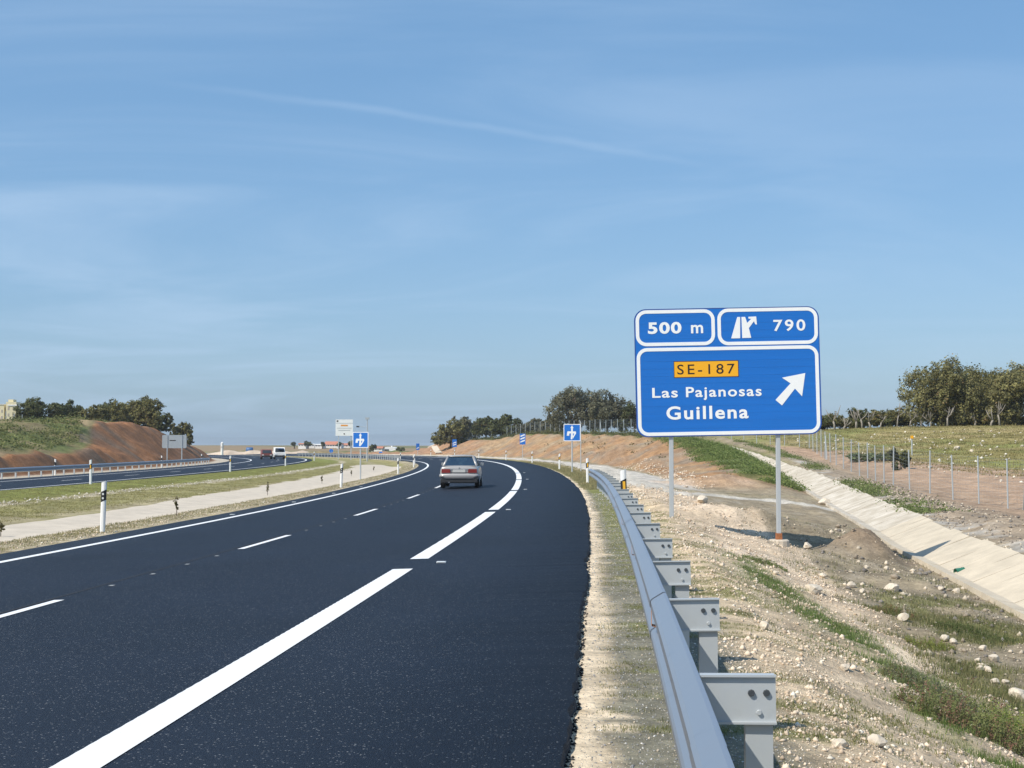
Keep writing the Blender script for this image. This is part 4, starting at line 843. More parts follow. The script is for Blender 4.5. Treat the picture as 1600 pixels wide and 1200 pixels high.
# ------------------------------------------------------------------ the car
def build_car(s, t):
    x, y = plan(s, t); e = empty('car', (float(x), float(y), float(road_z(s, t))), -float(hd(s)), 'silver four-door saloon car driving away in the right lane', 'car')
    # y forward, rear bumper at -2.15
    def loft(stations, close_ends=True):
        v = []; n = len(stations[0][1])
        for yy, sec in stations: v += [(a, yy, b) for a, b in sec]
        f = []
        for i in range(len(stations) - 1):
            for k in range(n): j = (k + 1) % n; f.append((i * n + k, i * n + j, (i + 1) * n + j, (i + 1) * n + k))
        if close_ends: f += [tuple(range(n - 1, -1, -1)), tuple((len(stations) - 1) * n + k for k in range(n))]
        return MB().add(v, f)
    def sec(w_low, w_mid, w_sh, w_top, zb, zm, zs, zt):
        h = [(0, zb), (w_low * .8, zb), (w_low, zb + .07), (w_mid, zm), (w_sh, zs), (w_top, zt), (w_top * .55, zt + .018), (0, zt + .022)]
        return h + [(-a, b) for a, b in h[-2:0:-1]]
    st = [(-2.16, sec(.70, .74, .73, .66, .40, .58, .80, .885)), (-2.10, sec(.755, .80, .775, .70, .34, .58, .83, .915)), (-1.9, sec(.78, .825, .79, .715, .30, .58, .85, .935)), (-1.4, sec(.79, .83, .80, .73, .28, .58, .865, .94)), (-1.05, sec(.79, .83, .80, .74, .22, .58, .875, .93)),
          (0, sec(.79, .83, .80, .75, .20, .58, .88, .93)), (.9, sec(.79, .83, .80, .74, .22, .58, .87, .92)), (1.5, sec(.78, .82, .77, .68, .28, .58, .80, .85)), (2.0, sec(.74, .79, .72, .60, .30, .55, .70, .76)), (2.2, sec(.66, .70, .64, .52, .36, .52, .64, .68))]
    body = loft(st); me = body.mesh('body'); 
    o = link('body', me, M['car_paint'], e, smooth=True)
    sub = o.modifiers.new('s', 'SUBSURF'); sub.levels = 1; sub.render_levels = 2
    # boot lid spoiler lip and shut lines
    MB().box((0, -2.06, .925), (1.36, .10, .022)).build('boot_lip', M['car_paint'], e, bevel=.008)
    MB().box((0, -2.168, .80), (1.02, .02, .012)).build('trim_strip', M['chrome'], e)
    MB().box((0, -2.150, .665), (1.42, .03, .020)).build('shut_line', M['car_dark'], e)
    # bumper
    bp = loft([(-2.235, sec(.62, .66, .66, .60, .43, .49, .54, .565)), (-2.21, sec(.76, .79, .79, .74, .41, .49, .56, .60)), (-2.0, sec(.80, .838, .838, .80, .40, .48, .57, .61)), (-1.62, sec(.80, .838, .838, .80, .40, .48, .57, .60))])
    bp.build('bumper', M['car_paint'], e, smooth=True)
    MB().box((0, -2.10, .335), (1.50, .20, .17)).build('lower_valance', M['car_dark'], e, bevel=.02)
    MB().box((0, -1.2, .255), (1.24, 1.9, .05)).build('underbody', M['car_dark'], e)
    MB().tube([(-.42, -1.9, .27), (-.42, -2.2, .27)], .03, 8).build('exhaust', M['rim'], e)
    # greenhouse
    zb_, zr0 = .925, 1.345
    A = {'rb': (-.66, -1.50), 'rt': (-.53, -.98)}
    rear_b, rear_t, front_t, front_b = -1.52, -.98, .28, .92
    wb, wt = .705, .545
    def quad(p, name, m_, th=.012, par=e):
        p = [Vector(q) for q in p]; n = (p[1] - p[0]).cross(p[2] - p[0]).normalized() * th
        return MB().add(p + [q + n for q in p], [(0, 1, 2, 3), (7, 6, 5, 4), (0, 4, 5, 1), (1, 5, 6, 2), (2, 6, 7, 3), (3, 7, 4, 0)]).build(name, m_, par)
    roof = loft([(rear_t - .04, [(wt - .02, zr0 - .03), (wt - .06, zr0), (0, zr0 + .03), (-wt + .06, zr0), (-wt + .02, zr0 - .03), (0, zr0 - .02)]), (rear_t + .15, [(wt, zr0 - .02), (wt - .06, zr0 + .02), (0, zr0 + .055), (-wt + .06, zr0 + .02), (-wt, zr0 - .02), (0, zr0 - .01)]), (-.3, [(wt + .01, zr0 - .02), (wt - .06, zr0 + .025), (0, zr0 + .06), (-wt + .06, zr0 + .025), (-wt - .01, zr0 - .02), (0, zr0 - .01)]), (front_t, [(wt - .01, zr0 - .03), (wt - .06, zr0), (0, zr0 + .03), (-wt + .06, zr0), (-wt + .01, zr0 - .03), (0, zr0 - .03)])])
    roof.build('roof', M['car_paint'], e, smooth=True)
    def bar(p, q, w, name='pillar', m_='car_paint'):
        MB().tube([p, q], [w, w * .9], 6).build(name, M[m_], e, smooth=True)
    for sx in (-1, 1):
        bar((sx * .69, rear_b + .02, zb_), (sx * .515, rear_t, zr0 - .01), .055); bar((sx * .70, front_b, zb_), (sx * .53, front_t, zr0 - .02), .035); bar((sx * .715, -.35, zb_), (sx * .555, -.33, zr0 - .02), .03, m_='car_dark'); bar((sx * .71, rear_b + .42, zb_), (sx * .545, rear_t + .12, zr0 - .02), .045)
        quad([(sx * .715, rear_b + .42, zb_), (sx * .715, -.35, zb_), (sx * .55, -.33, zr0 - .02), (sx * .545, rear_t + .12, zr0 - .02)], 'side_window', M['glass'], .006)
        quad([(sx * .715, -.35, zb_), (sx * .70, front_b, zb_), (sx * .53, front_t, zr0 - .02), (sx * .55, -.33, zr0 - .02)], 'side_window', M['glass'], .006)
        # mirror
        mr = loft([(.50, [(sx * .76, .93), (sx * .90, .93), (sx * .92, 1.0), (sx * .90, 1.055), (sx * .78, 1.055), (sx * .75, 1.0)]), (.60, [(sx * .77, .945), (sx * .87, .945), (sx * .89, 1.0), (sx * .87, 1.04), (sx * .79, 1.04), (sx * .77, 1.0)])]).build('mirror', M['car_paint'], e)
        quad([(sx * .78, .497, .95), (sx * .89, .497, .95), (sx * .89, .497, 1.04), (sx * .79, .497, 1.04)], 'mirror_glass', M['chrome'], .002, mr)
        # tail lamps: red over amber, wrapped to the corner
        tl_ = quad([(sx * .36, -2.178, .655), (sx * .735, -2.150, .655), (sx * .725, -2.150, .815), (sx * .38, -2.178, .815)] if sx > 0 else [(sx * .735, -2.150, .655), (sx * .36, -2.178, .655), (sx * .38, -2.178, .815), (sx * .725, -2.150, .815)], 'tail_light', M['tail_red'], .03)
        quad([(sx * .52, -2.183, .74), (sx * .725, -2.158, .74), (sx * .722, -2.158, .80), (sx * .53, -2.183, .80)] if sx > 0 else [(sx * .725, -2.158, .74), (sx * .52, -2.183, .74), (sx * .53, -2.183, .80), (sx * .722, -2.158, .80)], 'indicator', M['tail_amber'], .012, tl_)
        for yy in (-1.33, 1.33):
            w_ = MB().tube([(sx * .62, yy, .30), (sx * .64, yy, .30), (sx * .79, yy, .30), (sx * .81, yy, .30)], [.27, .30, .30, .275], 20).build('wheel', M['tyre'], e, smooth=False)
            MB().tube([(sx * .79, yy, .30), (sx * .822, yy, .30)], [.19, .16], 16).build('rim', M['rim'], w_)
    quad([(-.655, rear_b, zb_ + .01), (.655, rear_b, zb_ + .01), (.485, rear_t - .03, zr0 - .035), (-.485, rear_t - .03, zr0 - .035)], 'rear_window', M['glass'], .006)
    MB().tube([(-.67, rear_b - .005, zb_ + .008), (.67, rear_b - .005, zb_ + .008)], .018, 6).build('window_seal', M['car_dark'], e); MB().tube([(-.50, rear_t - .045, zr0 - .03), (.50, rear_t - .045, zr0 - .03)], .02, 6).build('window_seal', M['car_dark'], e)
    quad([(.66, front_b, zb_ + .01), (-.66, front_b, zb_ + .01), (-.49, front_t + .02, zr0 - .035), (.49, front_t + .02, zr0 - .035)], 'windscreen', M['glass'], .006)
    MB().box((0, -1.25, .93), (1.25, .5, .02)).build('parcel_shelf', M['car_grey'], e)
    for sx in (-1, 1):
        m_ = MB(); m_.box((sx * .36, -.2, .88), (.46, .12, .50)); m_.box((sx * .36, -.2, 1.19), (.25, .09, .16)); m_.build('front_seat', M['car_dark'], e)
        MB().box((sx * .36, -.98, 1.0), (.5, .12, .14)).build('rear_headrest', M['car_dark'], e, bevel=.03)
    MB().box((0, -2.185, .735), (.52, .012, .115)).build('number_plate', M['plate'], e); MB().tube([(0, -2.15, .86), (0, -2.17, .86)], .025, 10).build('badge', M['chrome'], e)
    return e
build_car(60.6, -2.37)

# ------------------------------------------------------------------ fences
def fence(pts, spacing, h, label, name='wire_fence', pr=.031, braces=(), wires=12, vert=.3, name_group=None):
    """pts: plan polyline (x, y)"""
    pts = [Vector((a, b, 0)) for a, b in pts]; o0 = Vector((pts[0].x, pts[0].y, G(pts[0].x, pts[0].y))); e = empty(name, o0, 0, label, 'fence')
    seg = [(pts[i + 1] - pts[i]).length for i in range(len(pts) - 1)]; tot = sum(seg); cum = np.concatenate([[0], np.cumsum(seg)])
    X = np.array([p.x for p in pts]); Y = np.array([p.y for p in pts])
    def pos(u): return np.interp(u, cum, X), np.interp(u, cum, Y)
    pm = MB().tube([(0, 0, -.3), (0, 0, h)], pr, 6).mesh('post'); pm.materials.append(M['fence_post'])
    n = int(tot / spacing); us = np.arange(n + 1) * spacing; xs, ys = pos(us); zs = G(xs, ys)
    for k in range(n + 1):
        p = bpy.data.objects.new('post', pm); COL.objects.link(p); p.parent = e; p.location = Vector((xs[k], ys[k], zs[k])) - o0
        p.rotation_euler = (R(random.uniform(-1.2, 1.2)), R(random.uniform(-1.2, 1.2)), 0)
        if k in braces:
            d = Vector((xs[min(k + 1, n)] - xs[k - 1], ys[min(k + 1, n)] - ys[k - 1], 0)).normalized()
            for sgn in (-1, 1):
                MB().tube([(0, 0, h * .85), tuple(d * sgn * .8 + Vector((0, 0, .0)))], pr * .85, 6).build('brace', M['fence_post'], e, loc=Vector((xs[k], ys[k], zs[k])) - o0)
    m_ = MB(); v = []; f = []
    uu = np.arange(0, us[-1] + .01, spacing / 2); wx_, wy_ = pos(uu); wz_ = np.interp(uu, us, zs)
    def wire(p, q, r):
        p = Vector(p); q = Vector(q); a = Vector((0, 0, r)) if abs((q - p).normalized().z) < .5 else Vector((r, 0, 0)); b = (q - p).normalized().cross(a).normalized() * r
        k = len(v); v.extend([p + a, p - a * .5 + b * .8, p - a * .5 - b * .8, q + a, q - a * .5 + b * .8, q - a * .5 - b * .8]); f.extend([(k, k + 1, k + 4, k + 3), (k + 1, k + 2, k + 5, k + 4), (k + 2, k, k + 3, k + 5)])
    for j in range(wires):
        zz_h = h * (.03 + .95 * (j / (wires - 1)) ** 1.0)
        for k in range(len(uu) - 1): wire((wx_[k] - o0.x, wy_[k] - o0.y, wz_[k] - o0.z + zz_h), (wx_[k + 1] - o0.x, wy_[k + 1] - o0.y, wz_[k + 1] - o0.z + zz_h), .0028)
    if vert:
        u2 = np.arange(0, us[-1], vert); vx, vy = pos(u2); vz = np.interp(u2, us, zs)
        for k in range(len(u2)): wire((vx[k] - o0.x, vy[k] - o0.y, vz[k] - o0.z + h * .03), (vx[k] - o0.x, vy[k] - o0.y, vz[k] - o0.z + h * .98), .0022)
    w = MB().add(v, f).build('wire_mesh', M['wire'], e); w['kind'] = 'stuff'
    return e
fp = [at_d(1640, 790, 46), at_d(1596, 790, 53.5), at_d(1541, 793, 57), at_d(1462, 786, 63), at_d(1400, 773, 69), at_d(1351, 746, 80), at_d(1302, 732, 92), at_d(1262, 715, 110)]
line = [(p.x, p.y) for p in fp]
for s_, t_ in ((128, 19.8), (145, 18.5), (165, 16.2), (185, 15.4), (205, 15), (230, 14.6), (252, 14.2), (262, 14.0)):
    x, y = plan(s_, t_); line.append((float(x), float(y)))
fence(line, 3.0, 1.95, 'long wire mesh fence with steel posts above the right cutting', braces=(2, 17, 30, 44))
lf = [at_d(-30, 670, 150), at_d(20, 670, 162), at_d(60, 666, 172), at_d(100, 662, 190), at_d(125, 660, 205)]
fence([(p.x, p.y) for p in lf], 3.1, 1.55, 'wire fence with pale posts on top of the left mound', pr=.045, wires=8, vert=0)

# ------------------------------------------------------------------ trees and shrubs
def leaf_quads(centers, normals, size, rng):
    n = len(centers); a = rng.normal(size=(n, 3)); u = np.cross(normals, a); u /= np.linalg.norm(u, axis=1)[:, None] + 1e-9; w = np.cross(normals, u)
    s1 = (size * rng.uniform(.6, 1.3, n))[:, None]; s2 = s1 * rng.uniform(.45, .9, n)[:, None]
    v = np.stack([centers + u * s1, centers + w * s2, centers - u * s1, centers - w * s2], 1).reshape(-1, 3)
    return v, np.arange(4 * n).reshape(-1, 4)
def crown_mesh(name, lobes, n, leaf, cols, rng, hollow=.35):
    """lobes: (cx, cy, cz, rx, ry, rz); leaves cluster in small sprays inside every lobe"""
    C = []; N = []; K = []
    vol = np.array([l[3] * l[4] * l[5] for l in lobes]) ** .67; cnt = (n * vol / vol.sum()).astype(int)
    for l, c in zip(lobes, cnt):
        nsp = max(4, c // 16); d = rng.normal(size=(nsp, 3)); d /= np.linalg.norm(d, axis=1)[:, None]
        rad = rng.uniform(hollow, 1.06, nsp) ** .6; sp = d * rad[:, None]
        idx = rng.integers(0, nsp, c); q = sp[idx] + rng.normal(0, .105, (c, 3))
        C.append(q * np.array(l[3:6]) + np.array(l[:3])); nn = d[idx] * .9 + rng.normal(0, .55, (c, 3)) + np.array([0, 0, .35]); N.append(nn / np.linalg.norm(nn, axis=1)[:, None])
        tone = rng.uniform(.6, 1.35, nsp)[idx] * rng.uniform(.75, 1.25, c); pick = (rng.uniform(0, 1, nsp)[idx] * .7 + rng.uniform(0, 1, c) * .3); lo = rng.uniform(0, .5)
        cc = np.array(cols[0]) * (1 - pick[:, None]) + np.array(cols[1]) * pick[:, None]
        cc = np.where((pick < .10)[:, None], np.array(cols[2]), cc); K.append(cc * tone[:, None])
    C = np.concatenate(C); N = np.concatenate(N); K = np.concatenate(K); v, f = leaf_quads(C, N, np.full(len(C), leaf), rng)
    me = np_mesh(name, v, f); set_col(me, np.repeat(K, 4, 0)); return me
OAK = ((.140, .140, .055), (.250, .226, .088), (.256, .183, .079))
DARK = ((.079, .095, .039), (.152, .159, .063), (.183, .134, .061))
GREY = ((.146, .149, .091), (.226, .213, .134), (.244, .195, .122))
EUC = ((.177, .177, .076), (.305, .275, .116), (.293, .207, .098))
def tree(px, d, w_px, top_px, bot_px, label, seed, cols=OAK, n=5200, leaf=.17, lobes_n=9, trunk=True, group='trees', name='oak_tree', bare=.0, squat=1.0, base_px=None):
    rng = np.random.default_rng(seed); k = d / F_PX
    b = at_d(px, 700, d); gz = G(b.x, b.y); b.z = gz
    w = w_px * k; zt_ = CAMZ + (700 - top_px) * k - gz; zb_ = CAMZ + (700 - bot_px) * k - gz
    zb_ = min(max(zb_ - .9, .25), zt_ * .5); H_ = zt_ - zb_
    e = empty(name, b, rng.uniform(0, .6) * 0, label, 'tree', group)
    lobes = []
    for i in range(lobes_n):
        u = (i + .5) / lobes_n * 2 - 1; x = u * w * .36 + rng.uniform(-.06, .06) * w; y = rng.uniform(-.32, .32) * w
        env = math.sqrt(max(0.05, 1 - (x / (w * .5)) ** 2 * .85)); rz_ = H_ * rng.uniform(.20, .30) * squat; rx_ = w * rng.uniform(.15, .22)
        hi = zb_ + rz_ * .8 + (H_ - rz_ * 1.7) * env * rng.uniform(.5, 1.0) if i % 2 else zb_ + rz_ * .75 + (H_ - rz_ * 1.6) * env * rng.uniform(.0, .4)
        lobes.append((x, y, hi, rx_, rx_ * .95, rz_))
    j = rng.integers(2, lobes_n - 2); l = list(lobes[j]); l[0] *= .6; l[2] = zt_ - l[5] * .95; lobes[j] = tuple(l)
    cm = crown_mesh('crown', lobes, n, leaf, cols, rng); link('crown', cm, M['leaf'], e)
    m_ = MB(); tr_ = max(.10, w * .022); fork = zb_ * .75 + .12 * H_
    m_.tube([(0, 0, -.3), (.06 * rng.normal(), 0, fork * .5), (.10 * rng.normal(), 0, fork)], [tr_ * 1.35, tr_, tr_ * .85], 7)
    for l in lobes:
        mid = (l[0] * .45, l[1] * .45, fork + (l[2] - fork) * .42 + .1 * H_ * rng.uniform(-.5, .5)); m_.tube([(0, 0, fork * .92), mid, (l[0], l[1], l[2] + l[5] * .2)], [tr_ * .6, tr_ * .38, tr_ * .12], 5)
        for q in range(3):
            a_ = rng.normal(size=3); a_ /= np.linalg.norm(a_); m_.tube([(l[0], l[1], l[2]), tuple(np.array(l[:3]) + a_ * np.array(l[3:6]) * .95)], [tr_ * .16, tr_ * .05], 4)
    m_.build('trunk', M['bark'], e, smooth=True); return e
TS = [  # px, depth, width, top, bottom, label, palette, leaves
 (62, 168, 84, 621, 655, 'round dark oak at far left behind the wire fence', DARK, 5200), (106, 176, 58, 626, 660, 'small dark oak right of the far left oak', DARK, 3600), (150, 172, 52, 634, 664, 'low bushy oak in the middle of the left mound', OAK, 3400), (176, 178, 62, 623, 662, 'medium oak left of the tallest oak on the mound', DARK, 4200), (214, 170, 84, 619, 664, 'tallest oak on the left mound crest', OAK, 5600), (246, 180, 46, 643, 668, 'small dark oak at the right end of the left mound', DARK, 3000), (283, 205, 40, 658, 690, 'isolated small oak behind the grey sign back', OAK, 3000),
 (704, 250, 52, 651, 688, 'leftmost oak above the right cutting', OAK, 3600), (732, 255, 44, 652, 688, 'second oak from the left above the right cutting', GREY, 3200), (760, 245, 46, 651, 684, 'third oak from the left above the right cutting', DARK, 3400), (791, 235, 56, 647, 680, 'dense rounded oak above the striped sign', DARK, 4200), (833, 232, 50, 654, 678, 'low grey oak left of the right blue lane sign', GREY, 2800), (862, 225, 44, 651, 676, 'small grey oak behind the right blue lane sign', GREY, 2600),
 (902, 200, 96, 602, 662, 'large open-crowned oak left of the big sign', GREY, 6500), (950, 205, 74, 608, 664, 'tall oak just left of the big sign edge', GREY, 5000), (992, 200, 52, 630, 664, 'oak half hidden behind the left edge of the big sign', DARK, 3000)]
for i, (px_, d_, w_, tp, bt, lab, pal, n_) in enumerate(TS): tree(px_, d_, w_, tp, bt, lab, 900 + i, pal, int(n_ * 2.1), leaf=.00062 * d_ + .015, group='oaks behind the cuttings', lobes_n=12)
tree(1473, 134, 110, 556, 652, 'large tree with open pale-green crown right of the big sign', 950, EUC, 24000, .105, 18, group='trees on the right skyline', name='skyline_tree')
tree(1535, 138, 118, 566, 655, 'broad dense tree in the middle of the right skyline', 951, OAK, 24000, .105, 18, group='trees on the right skyline', name='skyline_tree')
tree(1590, 132, 112, 566, 655, 'broad tree cut by the right picture edge', 952, EUC, 21000, .105, 17, group='trees on the right skyline', name='skyline_tree')
tree(1500, 150, 110, 585, 656, 'shaded tree behind the two large skyline trees', 953, DARK, 13000, .12, 14, group='trees on the right skyline', name='skyline_tree')
def bush(px, d, w_px, top_px, bot_px, label, seed, cols, n=1500, leaf=.11, name='bush', group=None, loc=None, size=None):
    rng = np.random.default_rng(seed); k = d / F_PX
    if loc is None: b = at_d(px, 700, d); b.z = G(b.x, b.y)
    else: b = loc
    w = w_px * k if size is None else size[0]; H_ = (CAMZ + (700 - top_px) * k - b.z) if size is None else size[1]; H_ = max(H_, .3)
    e = empty(name, b, 0, label, 'bush', group); lobes = [(rng.uniform(-.38, .38) * w, rng.uniform(-.3, .3) * w, H_ * rng.uniform(.15, .72), w * rng.uniform(.10, .22), w * rng.uniform(.10, .22), H_ * rng.uniform(.16, .34)) for i in range(9)]
    link('foliage', crown_mesh('foliage', lobes, n, leaf, cols, rng, .2), M['leaf'], e)
    m_ = MB()
    for l in lobes: m_.tube([(l[0] * .2, l[1] * .2, -.1), (l[0], l[1], l[2] + l[5] * .5)], [.03 * H_ ** .5, .008], 5)
    m_.build('stems', M['bark'], e); return e
for i, (px_, w_, tp) in enumerate([(1292, 40, 648), (1322, 44, 642), (1352, 46, 638), (1386, 48, 640), (1418, 46, 645), (1452, 50, 640), (1490, 52, 642), (1530, 50, 645), (1570, 52, 642), (1604, 46, 646)]):
    bush(px_, 139, w_ * 1.9, tp - 5, 668, ['dark scrub bush just right of the big sign', 'second dark scrub bush right of the big sign', 'third dark scrub bush right of the big sign', 'dark scrub bush left of the large skyline tree', 'dark scrub bush under the left side of the open-crowned skyline tree', 'dark scrub bush under the open-crowned skyline tree', 'dark scrub bush between the two largest skyline trees', 'dark scrub bush under the broad dense skyline tree', 'dark scrub bush near the right picture edge', 'dark scrub bush cut by the right picture edge'][i], 1000 + i, (DARK, OAK)[i % 2], 6000, .10, group='scrub under the skyline trees')
def bare_tree(px, d, h_px, label, seed):
    rng = np.random.default_rng(seed); b = at_d(px, 700, d); b.z = G(b.x, b.y); h = max(h_px * d / F_PX, .8); e = empty('pollarded_tree', b, 0, label, 'tree', 'bare pollarded trees on the right skyline')
    m_ = MB(); lean = rng.uniform(-.25, .25); fk = h * rng.uniform(.30, .5); r0 = .06 * rng.uniform(.7, 1.6)
    m_.tube([(0, 0, -.3), (lean * .4, 0, fk * .6), (lean, 0, fk)], [r0 * 1.5, r0 * 1.1, r0], 7); m_.build('trunk', M['bark_pale'], e, smooth=True)
    for q in range(rng.integers(2, 5)):
        a = rng.uniform(-1.1, 1.1); L_ = (h - fk) * rng.uniform(.6, 1.05); y_ = rng.uniform(-.4, .4); mm = MB()
        tip = (lean + math.sin(a) * L_ * .9, y_, fk + math.cos(a) * L_); mid = (lean + math.sin(a) * L_ * .55, y_ * .4, fk + math.cos(a) * L_ * .42)
        mm.tube([(lean, 0, fk * .95), mid, tip], [r0 * .8, r0 * .55, r0 * .25], 5)
        for z_ in range(2): mm.tube([mid, (mid[0] + rng.uniform(-.5, .5), mid[1] + .1, mid[2] + rng.uniform(.2, .6))], [r0 * .35, r0 * .1], 4)
        mm.build('limb', M['bark_pale'], e, smooth=True)
bt_lab = ['leftmost bare pollarded tree beside the big sign', 'second bare pollarded tree from the big sign', 'third bare pollarded tree from the big sign', 'fourth bare pollarded tree from the big sign', 'fifth bare pollarded tree from the big sign', 'sixth bare pollarded tree from the big sign', 'bare pale trunk below the left edge of the open-crowned tree', 'pale forked trunk under the left of the open-crowned tree', 'pale forked trunk under the middle of the open-crowned tree', 'leaning pale trunk left of the skyline gap', 'pale trunk in the gap between the skyline trees', 'leaning pale trunk under the broad dense tree', 'thick pale fork under the broad dense tree', 'slim pale trunk right of the thick fork', 'pale forked trunk near the right picture edge', 'last pale trunk at the right picture edge']
for i, (px_, hp_) in enumerate([(1305, 40), (1318, 22), (1338, 36), (1348, 34), (1361, 38), (1376, 26), (1402, 40), (1422, 26), (1440, 34), (1455, 30), (1481, 36), (1502, 36), (1524, 28), (1548, 34), (1563, 40), (1590, 26)]):
    bare_tree(px_, 128 + (i * 5) % 7, hp_, bt_lab[i], 1100 + i)
bush(1404, 84, 40, 700, 735, 'dark green bush behind the middle of the right fence', 1200, DARK, 4500, .07); bush(1358, 92, 74, 700, 725, 'bright green low bush left of the dark bush at the fence', 1201, ((.13, .17, .075), (.20, .23, .10), (.2, .2, .09)), 3600, .07)
# yellow marker stake in the field
b = at(1425, 712); e = empty('marker_stake', b, 0, 'thin stake with a yellow plate beside the dark bush', 'stake'); zt = CAMZ + 17 / F_PX * b.y - b.z
MB().tube([(0, 0, -.2), (0, 0, zt)], .045, 6).build('post', M['fence_post'], e); MB().box((0, -.05, zt), (.2, .02, .2)).build('plate', M['sign_yellow'], e)
# ground-hugging greenery on the end of the right cutting
def carpet(name, s, t, h0, leaf, cols, label, seed, per=10):
    rng = np.random.default_rng(seed); p = st_pts(s, t); n = len(p); idx = np.repeat(np.arange(n), per)
    C = p[idx] + rng.normal(0, 1, (n * per, 3)) * np.array([.22, .22, .0]); C[:, 2] += np.abs(rng.normal(0, h0, n * per)) * rng.uniform(.3, 1.4, n)[idx]
    N = rng.normal(0, .6, (n * per, 3)) + np.array([0, -.2, .8]); N /= np.linalg.norm(N, axis=1)[:, None]; v, f = leaf_quads(C, N, np.full(len(C), leaf), rng)
    tone = rng.uniform(.65, 1.3, n)[idx] * rng.uniform(.8, 1.2, n * per); pick = rng.uniform(0, 1, n)[idx][:, None]
    me = np_mesh(name, v, f); set_col(me, np.repeat((np.array(cols[0]) * (1 - pick) + np.array(cols[1]) * pick) * tone[:, None], 4, 0)); tag(link(name, me, M['leaf']), label, 'ground cover', kind='stuff')
rg = np.random.default_rng(5)
s = rg.uniform(69, 122, 9000); tp_ = np.interp(s, [68, 76, 88, 101, 125], [12.2, 11.5, 11.7, 12.4, 13.6]); t = tp_ + rg.uniform(-.1, 1, 9000) * (ch_t(s) - .5 - tp_)
keep = (fbm(s * .3, t * .4, 501, 3) > .40) & (t < ch_t(s) - .35); carpet('low_greenery', s[keep], t[keep], .12, .045, ((.13, .19, .05), (.23, .26, .09)), 'low green plants on the end of the right cutting beside the channel', 11)
s = rg.uniform(44, 116, 2200); t = ch_t(s) + CHW + .15 + np.abs(rg.normal(0, .55, 2200)); keep = fbm(s * .25, t * .3, 511, 3) > .47
carpet('low_greenery', s[keep], t[keep], .10, .04, ((.13, .185, .055), (.22, .24, .09)), 'patchy low green plants along the upper side of the channel', 12)
s = rg.uniform(122, 268, 2600); t = np.interp(s, [120, 160, 210, 255, 320], [14.2, 14.1, 13.6, 12.6, 11.5]) + np.abs(rg.normal(0, 1.6, 2600)); carpet('low_greenery', s, t, .20, .10, ((.10, .115, .045), (.19, .18, .08)), 'grass and low plants along the crest of the right cutting', 13, 8)
s = rg.uniform(80, 205, 6000); t = -np.interp(s, [80, 100, 122, 140, 165, 205], [36, 36, 37, 41, 42, 42]) - rg.uniform(0, 1, 6000) ** 1.4 * 14; x_, y_ = plan(s, t); keep = fbm(x_ * .16, y_ * .16, 195, 4) > .47
carpet('low_greenery', s[keep], t[keep], .18, .09, ((.12, .15, .05), (.24, .235, .095)), 'patchy green plants on the left mound', 14, 8)
s = rg.uniform(96, 190, 26); t = rg.uniform(8.8, 13, 26); carpet('low_greenery', s, t, .14, .08, ((.10, .10, .04), (.19, .15, .06)), 'few scattered tufts on the bare face of the right cutting', 15, 14)
# ------------------------------------------------------------------ grass
def grass(name, s, t, h, w, cols, label, seed, blades=6, spread=.05):
    rng = np.random.default_rng(seed); p = st_pts(s, t); n = len(p); m = n * blades; idx = np.repeat(np.arange(n), blades); sc = rng.uniform(.6, 1.4, n)[idx]
    B = p[idx] + np.concatenate([rng.normal(0, spread, (m, 2)), np.zeros((m, 1))], 1); a = rng.uniform(0, 6.28, m); d = np.stack([np.cos(a), np.sin(a), np.zeros(m)], 1)
    ln = (h * rng.uniform(.5, 1.3, m) * sc)[:, None]; side = np.stack([-d[:, 1], d[:, 0], np.zeros(m)], 1) * (w * rng.uniform(.6, 1.3, m))[:, None]
    tip = B + d * ln * rng.uniform(.15, .7, (m, 1)) + np.array([0, 0, 1]) * ln; v = np.stack([B - side, B + side, tip], 1).reshape(-1, 3); f = np.arange(3 * m).reshape(-1, 3)
    tone = (rng.uniform(.7, 1.25, n)[idx] * rng.uniform(.8, 1.2, m))[:, None]; pick = rng.uniform(0, 1, n)[idx][:, None]
    me = np_mesh(name, v, f); set_col(me, np.repeat((np.array(cols[0]) * (1 - pick) + np.array(cols[1]) * pick) * tone, 3, 0)); tag(link(name, me, M['leaf']), label, 'grass', kind='stuff')
GR = ((.12, .19, .05), (.22, .25, .09)); DRY = ((.25, .23, .10), (.38, .33, .18)); OLV = ((.17, .18, .06), (.26, .25, .10))
s, t = scat(60000, 5, 36, 4.2, 6.6); x_, y_ = plan(s, t); sA = 4.95 + .055 * (23 - np.clip(s, 5, 40)) + .25 * (fbm(x_ * .6, y_ * .6, 101, 4) - .5)
den = .55 * np.exp(-((t - sA) / .42) ** 2) * (1 - sstep(s, 21, 27)) * sstep(fbm(x_ * 2.3, y_ * 2.3, 111, 4) + .8 * fbm(x_ * .6, y_ * .6, 101, 4), .64, 1.0); keep = RNG.uniform(0, 1, len(s)) < den
grass('grass', s[keep], t[keep], .045, .0032, GR, 'green grass strip running down the gravel fill slope', 21, 8)
s, t = scat(30000, 7, 45, 6.2, lambda s: ch_t(s) - .3); x_, y_ = plan(s, t); keep = RNG.uniform(0, 1, len(s)) < sstep(fbm(x_ * .6, y_ * .6, 101, 4) + .3 * (fbm(x_ * 2.3, y_ * 2.3, 111, 4) - .5), .40, .62) * (.2 + .75 * (1 - sstep(s, 20, 30)))
grass('grass', s[keep], t[keep], .06, .0045, ((.14, .17, .06), (.28, .24, .12)), 'green and dry grass on the rubble flat', 22, 7, .07)
s, t = scat(14000, 3.4, 50, 2.62, 3.6); keep = fbm(s * 2.6, t * .55, 141, 4) > .52; grass('grass', s[keep], t[keep], .016, .0025, OLV, 'moss and short grass on the verge by the guardrail', 23, 6, .03)
